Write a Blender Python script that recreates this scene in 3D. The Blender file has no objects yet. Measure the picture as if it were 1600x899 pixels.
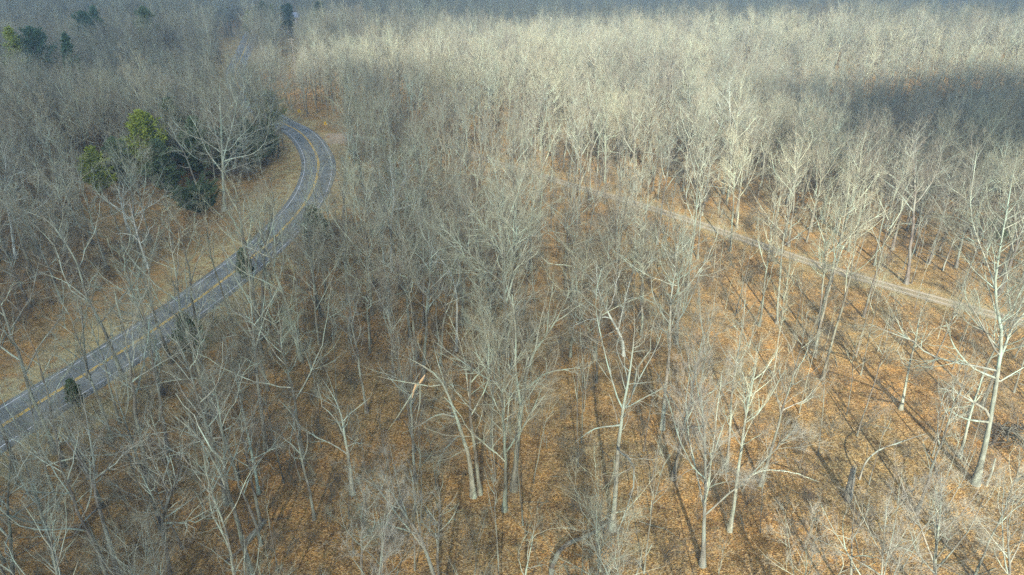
import bpy, math
import numpy as np
from mathutils import Vector, Matrix, Euler

# ------------------------------------------------------------------ camera, sky, sun, exposure
scene = bpy.context.scene
C = scene.collection
CAM_H, PITCH, FPX = 45.0, math.radians(26.0), 1067.0
cam_d = bpy.data.cameras.new('camera'); cam_d.lens = 24.0; cam_d.sensor_width = 36.0
cam_d.clip_start = 0.5; cam_d.clip_end = 12000
cam = bpy.data.objects.new('camera', cam_d); C.objects.link(cam)
cam.location = (0, 0, CAM_H); cam.rotation_euler = (math.pi/2 - PITCH, 0, 0)
scene.camera = cam

SUN_EL, SUN_AZ = math.radians(29), math.radians(182)     # azimuth clockwise from +Y: behind the camera
SUN_DIR = Vector((math.sin(SUN_AZ)*math.cos(SUN_EL), math.cos(SUN_AZ)*math.cos(SUN_EL), math.sin(SUN_EL)))
world = bpy.data.worlds.new('World'); scene.world = world; world.use_nodes = True
wn = world.node_tree.nodes; wl = world.node_tree.links
for n in list(wn): wn.remove(n)
sky = wn.new('ShaderNodeTexSky'); sky.sky_type = 'NISHITA'; sky.sun_disc = False
sky.sun_elevation = SUN_EL; sky.sun_rotation = SUN_AZ; sky.altitude = 200
sky.air_density = 1.0; sky.dust_density = 0.3; sky.ozone_density = 0.8
bg = wn.new('ShaderNodeBackground'); bg.inputs['Strength'].default_value = 0.15
wo = wn.new('ShaderNodeOutputWorld')
wl.new(sky.outputs['Color'], bg.inputs['Color']); wl.new(bg.outputs['Background'], wo.inputs['Surface'])
sun_d = bpy.data.lights.new('sun', 'SUN'); sun_d.energy = 4.0; sun_d.angle = math.radians(0.55)
sun_d.color = (1.0, 0.945, 0.83)
sun = bpy.data.objects.new('sun', sun_d); C.objects.link(sun)
sun.rotation_euler = SUN_DIR.to_track_quat('Z', 'Y').to_euler(); sun.location = (0, -60, 90)
scene.view_settings.view_transform = 'Standard'; scene.view_settings.look = 'None'
scene.view_settings.gamma = 1.0; scene.view_settings.exposure = 1.68
HAZE = 0.0003
scene.view_settings.use_curve_mapping = False
cy = scene.cycles
cy.max_bounces = 3; cy.diffuse_bounces = 1; cy.glossy_bounces = 1; cy.transmission_bounces = 2
cy.transparent_max_bounces = 8; cy.volume_bounces = 0; cy.caustics_reflective = False; cy.caustics_refractive = False
cy.use_denoising = False; cy.pixel_filter_type = 'BLACKMAN_HARRIS'; cy.filter_width = 1.5; cy.use_adaptive_sampling = True; cy.adaptive_threshold = 0.018; cy.adaptive_min_samples = 48; cy.use_light_tree = False

R = np.random.default_rng(11)

# ------------------------------------------------------------------ terrain and pixel helper
def sstep(a, b, x):
    t = np.clip((x - a)/(b - a), 0, 1); return t*t*(3 - 2*t)

def height(x, y):
    x = np.asarray(x, float); y = np.asarray(y, float)
    z = 0.35*np.sin(x/19 + 0.6)*np.sin(y/27 + 1.1) + 0.25*np.sin(x/11 - y/17)
    z = z*sstep(-18, -2, x - (-30 + 0.0*y))*0.8                       # smooth ground by the road
    right = sstep(10, 90, x - 0.12*y)
    z = z - 9.0*right*np.exp(-((y - 195 - 0.1*x)/62)**2)              # hollow beyond the track
    z = z + 4.5*sstep(-120, 120, x)*sstep(225, 330, y)                # rise behind the hollow
    z = z + 3.0*sstep(150, 420, y)*sstep(80, -60, x)
    far = sstep(350, 440, y)*sstep(-90, 60, x)
    z = z - 10*far + sstep(520, 900, y)*5*np.sin(x/210 + 0.4)*np.sin(y/330 + 0.2)
    z = z + 26*sstep(1500, 2600, y) + 9*sstep(1500, 2600, y)*np.sin(x/390 + 1)
    return z

def ray(px, py):
    dx = (px - 800)/FPX; dy = (py - 449.5)/FPX
    return (dx, math.cos(PITCH) - dy*math.sin(PITCH), -(math.sin(PITCH) + dy*math.cos(PITCH)))

def ground(px, py):
    d = ray(px, py); t = 5.0; prev = t
    for _ in range(4000):
        if CAM_H + d[2]*t <= float(height(d[0]*t, d[1]*t)): break
        prev = t; t *= 1.01
    lo, hi = prev, t
    for _ in range(30):
        m = 0.5*(lo + hi)
        if CAM_H + d[2]*m <= float(height(d[0]*m, d[1]*m)): hi = m
        else: lo = m
    return Vector((d[0]*hi, d[1]*hi, float(height(d[0]*hi, d[1]*hi))))

def on_plane(px, py, Y):
    d = ray(px, py); t = Y/d[1]
    return Vector((d[0]*t, Y, CAM_H + d[2]*t))

def project(p):
    v = np.asarray(p, float) - np.array([0, 0, CAM_H])
    cp, sp = math.cos(PITCH), math.sin(PITCH)
    depth = v[..., 1]*cp - v[..., 2]*sp
    up = v[..., 1]*sp + v[..., 2]*cp
    return 800 + FPX*v[..., 0]/depth, 449.5 - FPX*up/depth, depth

def catmull(P, step):
    P = np.asarray(P, float)
    P = np.vstack([2*P[0] - P[1], P, 2*P[-1] - P[-2]]); out = []
    for i in range(1, len(P) - 2):
        n = max(2, int(np.linalg.norm(P[i+1] - P[i])/step))
        for k in range(n):
            t = k/n
            out.append(0.5*((2*P[i]) + (-P[i-1] + P[i+1])*t + (2*P[i-1] - 5*P[i] + 4*P[i+1] - P[i+2])*t*t
                            + (-P[i-1] + 3*P[i] - 3*P[i+1] + P[i+2])*t**3))
    out.append(P[-2]); return np.array(out)

def smooth_line(L, k):
    for _ in range(k):
        L = np.vstack([L[:1], 0.25*L[:-2] + 0.5*L[1:-1] + 0.25*L[2:], L[-1:]])
    return L

road_px = [(-120, 742), (4, 667), (67, 626), (156, 572), (222, 529), (310, 468), (412, 388), (462, 337), (486, 303), (497, 268),
           (496, 247), (484, 223), (466, 205), (440, 192), (412, 174), (386, 152), (370, 130), (368, 112), (374, 96), (383, 76), (389, 60), (397, 46), (410, 37)]
ROAD = smooth_line(catmull([ground(*p)[:2] for p in road_px], 1.5), 8)
track_px = [(500, 216), (540, 216), (600, 217), (650, 219), (690, 226), (740, 242), (790, 259), (835, 271), (890, 289), (950, 306), (1050, 336), (1115, 358),
            (1180, 380), (1250, 405), (1330, 430), (1400, 451), (1480, 473), (1560, 494), (1680, 530)]
TRACK = smooth_line(catmull([ground(*p)[:2] for p in track_px], 1.5), 6)

def line_dist(L, X, Y, sub=1):
    X = np.asarray(X, float).ravel(); Y = np.asarray(Y, float).ravel(); P = L[::sub]
    out = np.full(X.shape, 1e9)
    for i in range(0, len(X), 20000):
        d = (X[i:i+20000, None] - P[None, :, 0])**2 + (Y[i:i+20000, None] - P[None, :, 1])**2
        out[i:i+20000] = np.sqrt(d.min(1))
    return out

# ------------------------------------------------------------------ scene tree helpers
def tag(o, label=None, cat=None, group=None, kind=None):
    if label: o['label'] = label
    if cat: o['category'] = cat
    if group: o['group'] = group
    if kind: o['kind'] = kind
    return o

def link(name, mesh, parent=None, loc=None):
    o = bpy.data.objects.new(name, mesh); C.objects.link(o)
    if parent is not None: o.parent = parent
    if loc is not None: o.location = loc
    return o

def empty(name, loc):
    o = bpy.data.objects.new(name, None); C.objects.link(o); o.location = loc; o.empty_display_size = 0.3
    return o

def mesh_np(name, V, F, mats, smooth=True, midx=None):
    """V (n,3); F (m,k) with k = 3 or 4"""
    V = np.asarray(V, np.float32); F = np.asarray(F, np.int32)
    me = bpy.data.meshes.new(name); k = F.shape[1]
    me.vertices.add(len(V)); me.vertices.foreach_set('co', V.ravel())
    me.loops.add(F.size); me.loops.foreach_set('vertex_index', F.ravel())
    me.polygons.add(len(F)); me.polygons.foreach_set('loop_start', np.arange(0, F.size, k, dtype=np.int32))
    for m in mats: me.materials.append(m)
    if midx is not None: me.polygons.foreach_set('material_index', np.asarray(midx, np.int32))
    me.polygons.foreach_set('use_smooth', np.full(len(F), smooth))
    me.update(calc_edges=True)
    return me

class MB:
    """collects boxes and prisms into one mesh"""
    def __init__(s): s.v = []; s.f = []
    def add(s, V, F):
        b = len(s.v); s.v += [tuple(v) for v in V]; s.f += [tuple(b + i for i in f) for f in F]
    def box(s, c, d, rz=0.0, M=None):
        V = []
        for k in (-1, 1):
            for (i, j) in ((-1, -1), (1, -1), (1, 1), (-1, 1)):
                p = Vector((i*d[0]/2, j*d[1]/2, k*d[2]/2))
                if rz: p = Matrix.Rotation(rz, 3, 'Z') @ p
                if M is not None: p = M @ p
                V.append(Vector(c) + p)
        s.add(V, [(3, 2, 1, 0), (4, 5, 6, 7), (0, 1, 5, 4), (1, 2, 6, 5), (2, 3, 7, 6), (3, 0, 4, 7)])
    def tube(s, pts, rad, sides=8):
        V, F = tubes(np.array([pts], float), np.array([rad], float), sides)
        s.add(V, F)
        n = len(s.v); s.f.append(tuple(range(n - sides, n))); s.f.append(tuple(reversed(range(n - len(V), n - len(V) + sides))))
    def mesh(s, name, mat, bevel=0.0):
        me = bpy.data.meshes.new(name); me.from_pydata(s.v, [], s.f); me.materials.append(mat); me.update()
        if bevel:
            import bmesh
            bm = bmesh.new(); bm.from_mesh(me)
            bmesh.ops.bevel(bm, geom=bm.edges[:], offset=bevel, segments=1, affect='EDGES'); bm.to_mesh(me); bm.free()
        return me

def nrm(v): return v/np.maximum(np.linalg.norm(v, axis=-1, keepdims=True), 1e-9)

def tubes(P, rad, sides):
    """P (N,n,3), rad (N,n) -> verts, quads"""
    N, n, _ = P.shape
    T = np.empty_like(P); T[:, 1:-1] = P[:, 2:] - P[:, :-2]; T[:, 0] = P[:, 1] - P[:, 0]; T[:, -1] = P[:, -1] - P[:, -2]
    T = nrm(T)
    m = nrm(P[:, -1] - P[:, 0])
    ref = np.where(np.abs(m[:, 2:3]) > 0.8, np.array([[1.0, 0.2, 0]]), np.array([[0.1, 0, 1.0]]))[:, None, :]
    U = nrm(np.cross(T, ref)); W = np.cross(T, U)
    a = np.arange(sides)*2*math.pi/sides
    V = P[:, :, None, :] + rad[:, :, None, None]*(U[:, :, None, :]*np.cos(a)[None, None, :, None] + W[:, :, None, :]*np.sin(a)[None, None, :, None])
    idx = np.arange(N*n*sides).reshape(N, n, sides)
    nx = np.roll(idx, -1, axis=2)
    F = np.stack([idx[:, :-1], nx[:, :-1], nx[:, 1:], idx[:, 1:]], -1).reshape(-1, 4)
    return V.reshape(-1, 3), F

# ------------------------------------------------------------------ materials
def newmat(name):
    m = bpy.data.materials.new(name); m.use_nodes = True
    nt = m.node_tree
    b = nt.nodes['Principled BSDF']; b.inputs['Roughness'].default_value = 0.9
    b.inputs['Specular IOR Level'].default_value = 0.15
    return m, nt, b

def N(nt, t, **kw):
    n = nt.nodes.new(t)
    for k, v in kw.items():
        if k in n.inputs: n.inputs[k].default_value = v
        else: setattr(n, k, v)
    return n

def ramp(nt, fac, stops):
    r = N(nt, 'ShaderNodeValToRGB'); e = r.color_ramp.elements
    while len(e) < len(stops): e.new(0.5)
    for i, (p, c) in enumerate(stops): e[i].position = p; e[i].color = (*c, 1)
    nt.links.new(fac, r.inputs['Fac']); return r.outputs['Color']

def mix(nt, fac, a, b, mode='MIX'):
    m = N(nt, 'ShaderNodeMix', data_type='RGBA', blend_type=mode)
    for s, v in ((0, fac), (6, a), (7, b)):
        if isinstance(v, (int, float)): m.inputs[s].default_value = v
        elif isinstance(v, tuple): m.inputs[s].default_value = (*v, 1)
        else: nt.links.new(v, m.inputs[s])
    return m.outputs[2]

def bark(name, dark, light, lichen, scale=3.0, tint=1.0):
    m, nt, b = newmat(name); L = nt.links
    tc = N(nt, 'ShaderNodeTexCoord'); oi = N(nt, 'ShaderNodeObjectInfo')
    mp = N(nt, 'ShaderNodeMapping'); mp.inputs['Scale'].default_value = (1, 1, 0.25)
    L.new(tc.outputs['Object'], mp.inputs['Vector'])
    off = N(nt, 'ShaderNodeVectorMath', operation='ADD'); L.new(mp.outputs[0], off.inputs[0]); L.new(oi.outputs['Location'], off.inputs[1])
    n1 = N(nt, 'ShaderNodeTexNoise', Scale=scale, Detail=5.0, Roughness=0.65); L.new(off.outputs[0], n1.inputs['Vector'])
    n2 = N(nt, 'ShaderNodeTexNoise', Scale=scale*0.35, Detail=2.0); L.new(off.outputs[0], n2.inputs['Vector'])
    c = ramp(nt, n1.outputs['Fac'], [(0.3, dark), (0.62, light)])
    lf = ramp(nt, n2.outputs['Fac'], [(0.45, (0, 0, 0)), (0.65, (1, 1, 1))])
    c = mix(nt, lf, c, lichen)
    # every tree has its own tone, and stands of one kind share a cast
    tone = ramp(nt, oi.outputs['Random'], [(0.0, (0.62, 0.60, 0.60)), (0.2, (0.85, 0.80, 0.76)), (0.4, (1.05, 1.05, 0.98)), (0.6, (0.78, 0.84, 0.80)), (0.8, (1.0, 0.90, 0.85)), (0.92, (1.22, 1.2, 1.1)), (1.0, (1.35, 1.33, 1.22))])
    c = mix(nt, tint, c, tone, 'MULTIPLY')
    n3 = N(nt, 'ShaderNodeTexNoise', Scale=0.035, Detail=3.0, Roughness=0.7); L.new(oi.outputs['Location'], n3.inputs['Vector'])
    stand = ramp(nt, n3.outputs['Fac'], [(0.35, (0.72, 0.70, 0.73)), (0.5, (1.0, 1.0, 0.98)), (0.62, (1.16, 1.12, 1.0))])
    c = mix(nt, tint, c, stand, 'MULTIPLY')
    L.new(c, b.inputs['Base Color'])
    bp = N(nt, 'ShaderNodeBump', Strength=0.5, Distance=0.03); L.new(n1.outputs['Fac'], bp.inputs['Height']); L.new(bp.outputs['Normal'], b.inputs['Normal'])
    return m

M_TRUNK = bark('trunk_bark', (0.06, 0.054, 0.044), (0.20, 0.19, 0.158), (0.25, 0.28, 0.225), 4.0)
M_LIMB = bark('limb_bark', (0.13, 0.125, 0.10), (0.34, 0.345, 0.28), (0.35, 0.425, 0.35), 3.0)
M_TWIG = bark('twig_bark', (0.135, 0.12, 0.09), (0.24, 0.222, 0.168), (0.235, 0.255, 0.195), 0.5)
M_BRUSH = bark('brush_bark', (0.075, 0.068, 0.056), (0.15, 0.142, 0.118), (0.145, 0.15, 0.125), 0.6)
M_PALE_TWIG = bark('pale_twig_bark', (0.20, 0.18, 0.145), (0.32, 0.295, 0.235), (0.315, 0.32, 0.255), 0.5, 0.5)
M_WHITE_BARK = bark('white_limb_bark', (0.28, 0.285, 0.245), (0.50, 0.52, 0.455), (0.50, 0.57, 0.50), 2.5, 0.35)

# ------------------------------------------------------------------ tree growth (vectorised, level by level)
def rot_perp(T, rng):
    N_ = len(T); r = rng.normal(size=(N_, 3))
    return nrm(r - (r*T).sum(1, keepdims=True)*T)

def branches(rng, P, Rad, per, t0, t1, ang, lf, n, curv, up, rk=0.55, rmin=0.004, taper=0.25, lmin=0.25, rl=0.0115):
    """children on polylines P (N,n,3). per: kids per metre of parent"""
    N_ = len(P); seg = np.linalg.norm(np.diff(P, axis=1), axis=2); plen = seg.sum(1)
    k = np.maximum(1, rng.poisson(np.maximum(per*plen*(t1 - t0), 0.5)))
    own = np.repeat(np.arange(N_), k); M = len(own)
    t = t0 + (t1 - t0)*rng.random(M)**0.85
    f = t*(P.shape[1] - 1); i = np.minimum(f.astype(int), P.shape[1] - 2); fr = (f - i)[:, None]
    A = P[own, i]; B = P[own, i + 1]
    S = A*(1 - fr) + B*fr; T = nrm(B - A)
    r0 = Rad[own, i]*(1 - fr[:, 0]) + Rad[own, i + 1]*fr[:, 0]
    th = np.radians(ang[0] + (ang[1] - ang[0])*rng.random(M))[:, None]
    D = nrm(T*np.cos(th) + rot_perp(T, rng)*np.sin(th))
    L = np.maximum(lmin, plen[own]*lf*(1.05 - 0.6*t)*rng.uniform(0.6, 1.25, M))
    out = np.empty((M, n, 3)); out[:, 0] = S; d = D
    st = (L/(n - 1))[:, None]
    for j in range(1, n):
        out[:, j] = out[:, j - 1] + d*st
        d = nrm(d + rng.normal(size=(M, 3))*curv + np.array([0, 0, up]))
    rb = np.clip(np.minimum(r0*rk, 0.005 + rl*L), rmin, None)
    rr = rb[:, None]*np.linspace(1, taper, n)[None, :]
    return out, np.maximum(rr, rmin*0.6)

DEBUG = False
HABITS = {
    # fork: where limbs start; nl: limbs; ang: limb angle; lf: limb length / crown height; up: rise of limbs; crook: bends
    'forest':  dict(fork=0.42, nl=(7, 10), ang=(28, 56), lf=0.74, up=0.11, crook=0.14, d=(1.25, 1.7, 2.6), lead=1.0),
    'spread':  dict(fork=0.32, nl=(8, 11), ang=(42, 75), lf=0.85, up=0.10, crook=0.19, d=(1.2, 1.7, 2.5), lead=0.95),
    'vase':    dict(fork=0.30, nl=(10, 14), ang=(20, 44), lf=0.92, up=0.05, crook=0.07, d=(1.1, 1.7, 2.7), lead=1.0),
    'crooked': dict(fork=0.40, nl=(6, 8), ang=(35, 65), lf=0.80, up=0.09, crook=0.30, d=(1.2, 1.6, 2.4), lead=0.92),
    'slim':    dict(fork=0.50, nl=(6, 9), ang=(25, 50), lf=0.55, up=0.10, crook=0.12, d=(1.1, 1.5, 2.2), lead=1.0),
}

def grow_tree(rng, H, habit, trunk=None, limbs=None, extra=None, r0=None, twig=1.0, dens=1.0):
    """returns dict(trunk=(P,R), limbs=[(P,R)...], crown=[(P,R,sides)...]) in local coordinates, base at the origin"""
    h = HABITS[habit]
    n = 14
    if trunk is None:
        lean = rng.normal(size=2)*0.045*H
        s = np.linspace(0, 1, n)
        wob = np.cumsum(rng.normal(size=(n, 2))*0.012*H*(0.4 + h['crook']*2.5), axis=0)*s[:, None]
        T = np.stack([lean[0]*s**1.4 + wob[:, 0], lean[1]*s**1.4 + wob[:, 1], H*h['lead']*s], 1)
    else:
        T = catmull(np.asarray(trunk), 0.8); q = np.linspace(0, len(T) - 1, n)
        i = np.minimum(q.astype(int), len(T) - 2); fr = (q - i)[:, None]
        T = T[i]*(1 - fr) + T[i + 1]*fr
        T[3:, :] += np.cumsum(rng.normal(size=(n - 3, 3))*0.03, axis=0)
    r0 = (r0*0.8 if r0 else 0) or (0.0082*H + 0.02)*(0.55 if habit == 'slim' else 1.0)
    s = np.linspace(0, 1, n)
    fk = h['fork']
    rt = r0*np.where(s < fk, 1 - 0.35*s/fk, 0.65*(1 - (s - fk)/(1 - fk))**0.9 + 0.02)
    rt[0] *= 1.75; rt[1] *= 1.08
    rt = np.maximum(rt, 0.012)
    T[0, 2] -= 0.25
    LP, LR = [], []
    if limbs:
        for l in limbs:
            l = np.asarray(l, float); c = catmull(l, 0.6); q = np.linspace(0, len(c) - 1, 9); i = np.minimum(q.astype(int), len(c) - 2); fr = (q - i)[:, None]
            c = c[i]*(1 - fr) + c[i + 1]*fr
            d = np.linalg.norm(T - c[0], axis=1).argmin(); c[0] = T[d]*0.6 + c[0]*0.4
            ln = np.linalg.norm(np.diff(c, axis=0), axis=1).sum()
            LP.append(c); LR.append(min(rt[d]*0.66, 0.022 + 0.0145*ln)*np.linspace(1, 0.16, 9)**0.9)
    nl = int(rng.integers(*h['nl'])) if extra is None else extra
    az = rng.random()*6.28
    for q in range(nl):
        u = (q + rng.random()*0.8)/max(nl, 1); t = fk + (0.93 - fk)*u**1.15
        f = t*(n - 1); i = min(int(f), n - 2); p = T[i] + (T[i + 1] - T[i])*(f - i)
        tan = nrm(T[i + 1] - T[i]); az += 2.4 + rng.normal()*0.35
        th = math.radians(rng.uniform(*h['ang']))*(1.12 - 0.35*u)
        side = np.array([math.cos(az), math.sin(az), 0.0]); side = nrm(side - tan*(side@tan))
        d = nrm(tan*math.cos(th) + side*math.sin(th))
        ln = H*(1 - fk)*h['lf']*(1.0 - 0.55*u)*rng.uniform(0.75, 1.15)
        c = [p]; st = ln/8
        for j in range(8):
            c.append(c[-1] + d*st)
            d = nrm(d + rng.normal(size=3)*h['crook'] + np.array([0, 0, h['up']]))
        rb = min(np.interp(t, s, rt)*0.62, 0.022 + 0.0145*ln)
        LP.append(np.array(c)); LR.append(rb*np.linspace(1, 0.16, 9)**0.9)
    LP = np.array(LP); LR = np.array(LR)
    d2, d3, d4 = h['d']
    up = h['up']
    P2, R2 = branches(rng, LP, LR, d2*1.25, 0.18, 1.0, (22, 55), 0.42, 6, 0.14 + h['crook']*0.4, up*0.9, rl=0.0145)
    # the leader carries side branches too
    k0 = int(n*fk)
    TP = T[None, k0:, :]; TR = rt[None, k0:]
    Pl, Rl = branches(rng, TP, TR, 1.6, 0.15, 1.0, (28, 60), 0.26, 6, 0.15, up)
    if DEBUG: print(habit, len(LP), len(P2))
    P2 = np.concatenate([P2, Pl]); R2 = np.concatenate([R2, Rl])
    P3, R3 = branches(rng, P2, R2, d3*2.0*dens, 0.12, 1.0, (18, 48), 0.50, 4, 0.15, 0.10, rmin=0.005, lmin=0.45)
    P4, R4 = branches(rng, P3, R3, d4*2.1*twig*dens, 0.08, 1.0, (14, 44), 0.72, 2, 0.20, 0.05, rmin=0.0042, taper=0.35, lmin=0.35)
    P4b, R4b = branches(rng, P2, R2, 1.2*twig*dens, 0.3, 1.0, (20, 55), 0.2, 2, 0.2, 0.04, rmin=0.0042, taper=0.35, lmin=0.4)
    crown = [(P2, R2, 4), (P3, R3, 3), (np.concatenate([P4, P4b]), np.concatenate([R4, R4b]), 3)]
    return dict(trunk=(T[None], rt[None]), limbs=(LP, LR), crown=crown, H=H)

def crown_mesh(t, white=False, name='crown'):
    Vs, Fs, b = [], [], 0
    Ms = []
    for q, (P, Rr, s) in enumerate(t['crown']):
        V, F = tubes(P, Rr, s); Vs.append(V); Fs.append(F + b); b += len(V); Ms.append(np.full(len(F), 0 if q else 1))
    return mesh_np(name, np.concatenate(Vs), np.concatenate(Fs), [M_PALE_TWIG if white == 3 else M_TWIG, M_WHITE_BARK if white == 1 else M_LIMB], False, np.concatenate(Ms))

def tree_meshes(t, white=False):
    """trunk, [limb, ...], crown"""
    V, F = tubes(*t['trunk'], 9); tr = mesh_np('trunk', V, F, [{0: M_TRUNK, 1: M_WHITE_BARK, 2: M_LIMB, 3: M_LIMB}[int(white)]])
    li = []
    for i in range(len(t['limbs'][0])):
        V, F = tubes(t['limbs'][0][i:i+1], t['limbs'][1][i:i+1], 6); li.append(mesh_np('limb', V, F, [M_WHITE_BARK if white == 1 else M_LIMB]))
    return tr, li, crown_mesh(t, white)

def merged_mesh(t, name):
    Vs, Fs, Ms, b = [], [], [], 0
    for (P, Rr, s, m) in [(*t['trunk'], 7, 0), (*t['limbs'], 5, 1)]:
        V, F = tubes(P, Rr, s); Vs.append(V); Fs.append(F + b); Ms.append(np.full(len(F), m)); b += len(V)
    return mesh_np(name, np.concatenate(Vs), np.concatenate(Fs), [M_TRUNK, M_LIMB], True, np.concatenate(Ms))

# ------------------------------------------------------------------ ground
def axis(lo, hi, a, b, fine, g=1.13):
    pts = list(np.arange(a, b + 1e-6, fine)); s = fine; x = b
    while x < hi: s *= g; x += s; pts.append(x)
    s = fine; x = a
    while x > lo: s *= g; x -= s; pts.insert(0, x)
    return np.array(pts)
gx = axis(-6000, 6000, -150, 165, 1.6); gy = axis(-900, 7000, 18, 200, 1.6)
X, Y = np.meshgrid(gx, gy); nx, ny = len(gx), len(gy)
Z = height(X, Y)
rd = line_dist(ROAD, X, Y).reshape(X.shape); td = line_dist(TRACK, X, Y).reshape(X.shape)
Zg = Z - 0.10*sstep(6.0, 3.9, rd) - 0.04*sstep(3.2, 2.0, td)
idx = np.arange(nx*ny).reshape(ny, nx)
F = np.stack([idx[:-1, :-1], idx[:-1, 1:], idx[1:, 1:], idx[1:, :-1]], -1).reshape(-1, 4)

m, nt, b = newmat('leaf_litter_ground'); L = nt.links
tc = N(nt, 'ShaderNodeTexCoord')
vor = N(nt, 'ShaderNodeTexVoronoi', Scale=8.5); L.new(tc.outputs['Object'], vor.inputs['Vector'])
sep = N(nt, 'ShaderNodeSeparateColor'); L.new(vor.outputs['Color'], sep.inputs['Color'])
leaf = ramp(nt, sep.outputs[0], [(0.0, (0.10, 0.064, 0.03)), (0.25, (0.185, 0.115, 0.045)), (0.5, (0.265, 0.170, 0.064)), (0.75, (0.345, 0.235, 0.095)), (0.94, (0.41, 0.315, 0.17)), (1.0, (0.11, 0.075, 0.037))])
n1 = N(nt, 'ShaderNodeTexNoise', Scale=0.55, Detail=6.0, Roughness=0.62); L.new(tc.outputs['Object'], n1.inputs['Vector'])
n2 = N(nt, 'ShaderNodeTexNoise', Scale=0.07, Detail=4.0, Roughness=0.6); L.new(tc.outputs['Object'], n2.inputs['Vector'])
n3 = N(nt, 'ShaderNodeTexNoise', Scale=2.4, Detail=5.0, Roughness=0.7); L.new(tc.outputs['Object'], n3.inputs['Vector'])
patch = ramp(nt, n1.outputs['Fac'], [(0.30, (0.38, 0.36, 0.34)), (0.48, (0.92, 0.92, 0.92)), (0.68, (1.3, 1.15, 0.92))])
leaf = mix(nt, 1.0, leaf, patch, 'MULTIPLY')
big = ramp(nt, n2.outputs['Fac'], [(0.38, (0.92, 0.98, 1.05)), (0.62, (1.1, 0.98, 0.88))])
leaf = mix(nt, 1.0, leaf, big, 'MULTIPLY')
mossf = ramp(nt, n3.outputs['Fac'], [(0.52, (0, 0, 0)), (0.70, (1, 1, 1))])
mossm = mix(nt, 0.55, (0, 0, 0), mossf)
leaf = mix(nt, mossm, leaf, (0.12, 0.125, 0.045))
av = N(nt, 'ShaderNodeAttribute', attribute_name='verge')
ad = N(nt, 'ShaderNodeAttribute', attribute_name='dirt')
grass = ramp(nt, n3.outputs['Fac'], [(0.3, (0.23, 0.19, 0.075)), (0.5, (0.38, 0.31, 0.14)), (0.7, (0.50, 0.41, 0.23))])
grass = mix(nt, ramp(nt, n1.outputs['Fac'], [(0.45, (0, 0, 0)), (0.6, (1, 1, 1))]), grass, leaf)
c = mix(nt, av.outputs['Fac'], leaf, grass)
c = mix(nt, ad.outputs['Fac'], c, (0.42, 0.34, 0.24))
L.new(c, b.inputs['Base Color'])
bp = N(nt, 'ShaderNodeBump', Strength=0.8, Distance=0.09); L.new(vor.outputs['Distance'], bp.inputs['Height'])
bp2 = N(nt, 'ShaderNodeBump', Strength=0.6, Distance=0.25); L.new(n3.outputs['Fac'], bp2.inputs['Height']); L.new(bp.outputs['Normal'], bp2.inputs['Normal'])
L.new(bp2.outputs['Normal'], b.inputs['Normal'])
M_GROUND = m
gm = mesh_np('ground', np.stack([X.ravel(), Y.ravel(), Zg.ravel()], 1), F, [m])
verge = sstep(13, 6, rd + 3*np.sin(X/3.1)*np.sin(Y/4.3)) + 0.5*sstep(4.5, 2.2, td)
px, py, dep = project(np.stack([X, Y, Z], -1))
dirt = 0.7*((px > 512) & (px < 572) & (py > 209) & (py < 224) & (dep > 50)) + ((px > 441) & (px < 474) & (py > 35.5) & (py < 42.5) & (dep > 50)).astype(float)*0.8
field = ((px > 440) & (px < 474) & (py > 42) & (py < 112) & (dep > 50)).astype(float)
for nm, arr in (('verge', np.clip(verge + 0.9*field, 0, 1)), ('dirt', dirt)):
    at = gm.attributes.new(nm, 'FLOAT', 'POINT'); at.data.foreach_set('value', arr.ravel().astype(np.float32))
tag(link('ground', gm), 'woodland floor of russet leaf litter with olive patches', None, kind='structure')

# ------------------------------------------------------------------ road, markings, gravel track
def strip(L_, offs, zs, name, mat, rough=0.0, clip=None):
    """ribbon along L_ through cross-section points (offset, height above ground)"""
    T = nrm(np.gradient(L_, axis=0)); Nn = np.stack([T[:, 1], -T[:, 0]], 1)
    V, across = [], []
    for o, z in zip(offs, zs):
        off = o + (R.normal(size=len(L_))*rough if rough else 0)
        p = L_ + Nn*(off if np.ndim(off) == 0 else off[:, None])
        V.append(np.stack([p[:, 0], p[:, 1], height(L_[:, 0], L_[:, 1]) + z], 1)); across.append(np.full(len(L_), o))
    k, n = len(offs), len(L_)
    V = np.array(V).reshape(-1, 3); i = np.arange(k*n).reshape(k, n)
    F = np.stack([i[:-1, :-1], i[:-1, 1:], i[1:, 1:], i[1:, :-1]], -1).reshape(-1, 4)[:, ::-1]
    F = F[:, ::-1]
    me = mesh_np(name, V, F, [mat], True)
    at = me.attributes.new('across', 'FLOAT', 'POINT'); at.data.foreach_set('value', np.array(across).ravel().astype(np.float32))
    return me

m, nt, b = newmat('worn_asphalt'); L = nt.links
tc = N(nt, 'ShaderNodeTexCoord'); ac = N(nt, 'ShaderNodeAttribute', attribute_name='across')
n1 = N(nt, 'ShaderNodeTexNoise', Scale=0.35, Detail=6.0); L.new(tc.outputs['Object'], n1.inputs['Vector'])
n2 = N(nt, 'ShaderNodeTexNoise', Scale=18.0, Detail=3.0); L.new(tc.outputs['Object'], n2.inputs['Vector'])
w = N(nt, 'ShaderNodeMath', operation='ABSOLUTE'); L.new(ac.outputs['Fac'], w.inputs[0])
wr = ramp(nt, w.outputs[0], [(0.0, (0.9, 0.9, 0.9)), (0.08, (1.0, 1.0, 1.0)), (0.5, (1.1, 1.1, 1.1)), (1.0, (1.0, 1.0, 1.0))])
c = ramp(nt, n1.outputs['Fac'], [(0.3, (0.105, 0.112, 0.096)), (0.5, (0.15, 0.160, 0.138)), (0.7, (0.205, 0.214, 0.185))])
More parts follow.
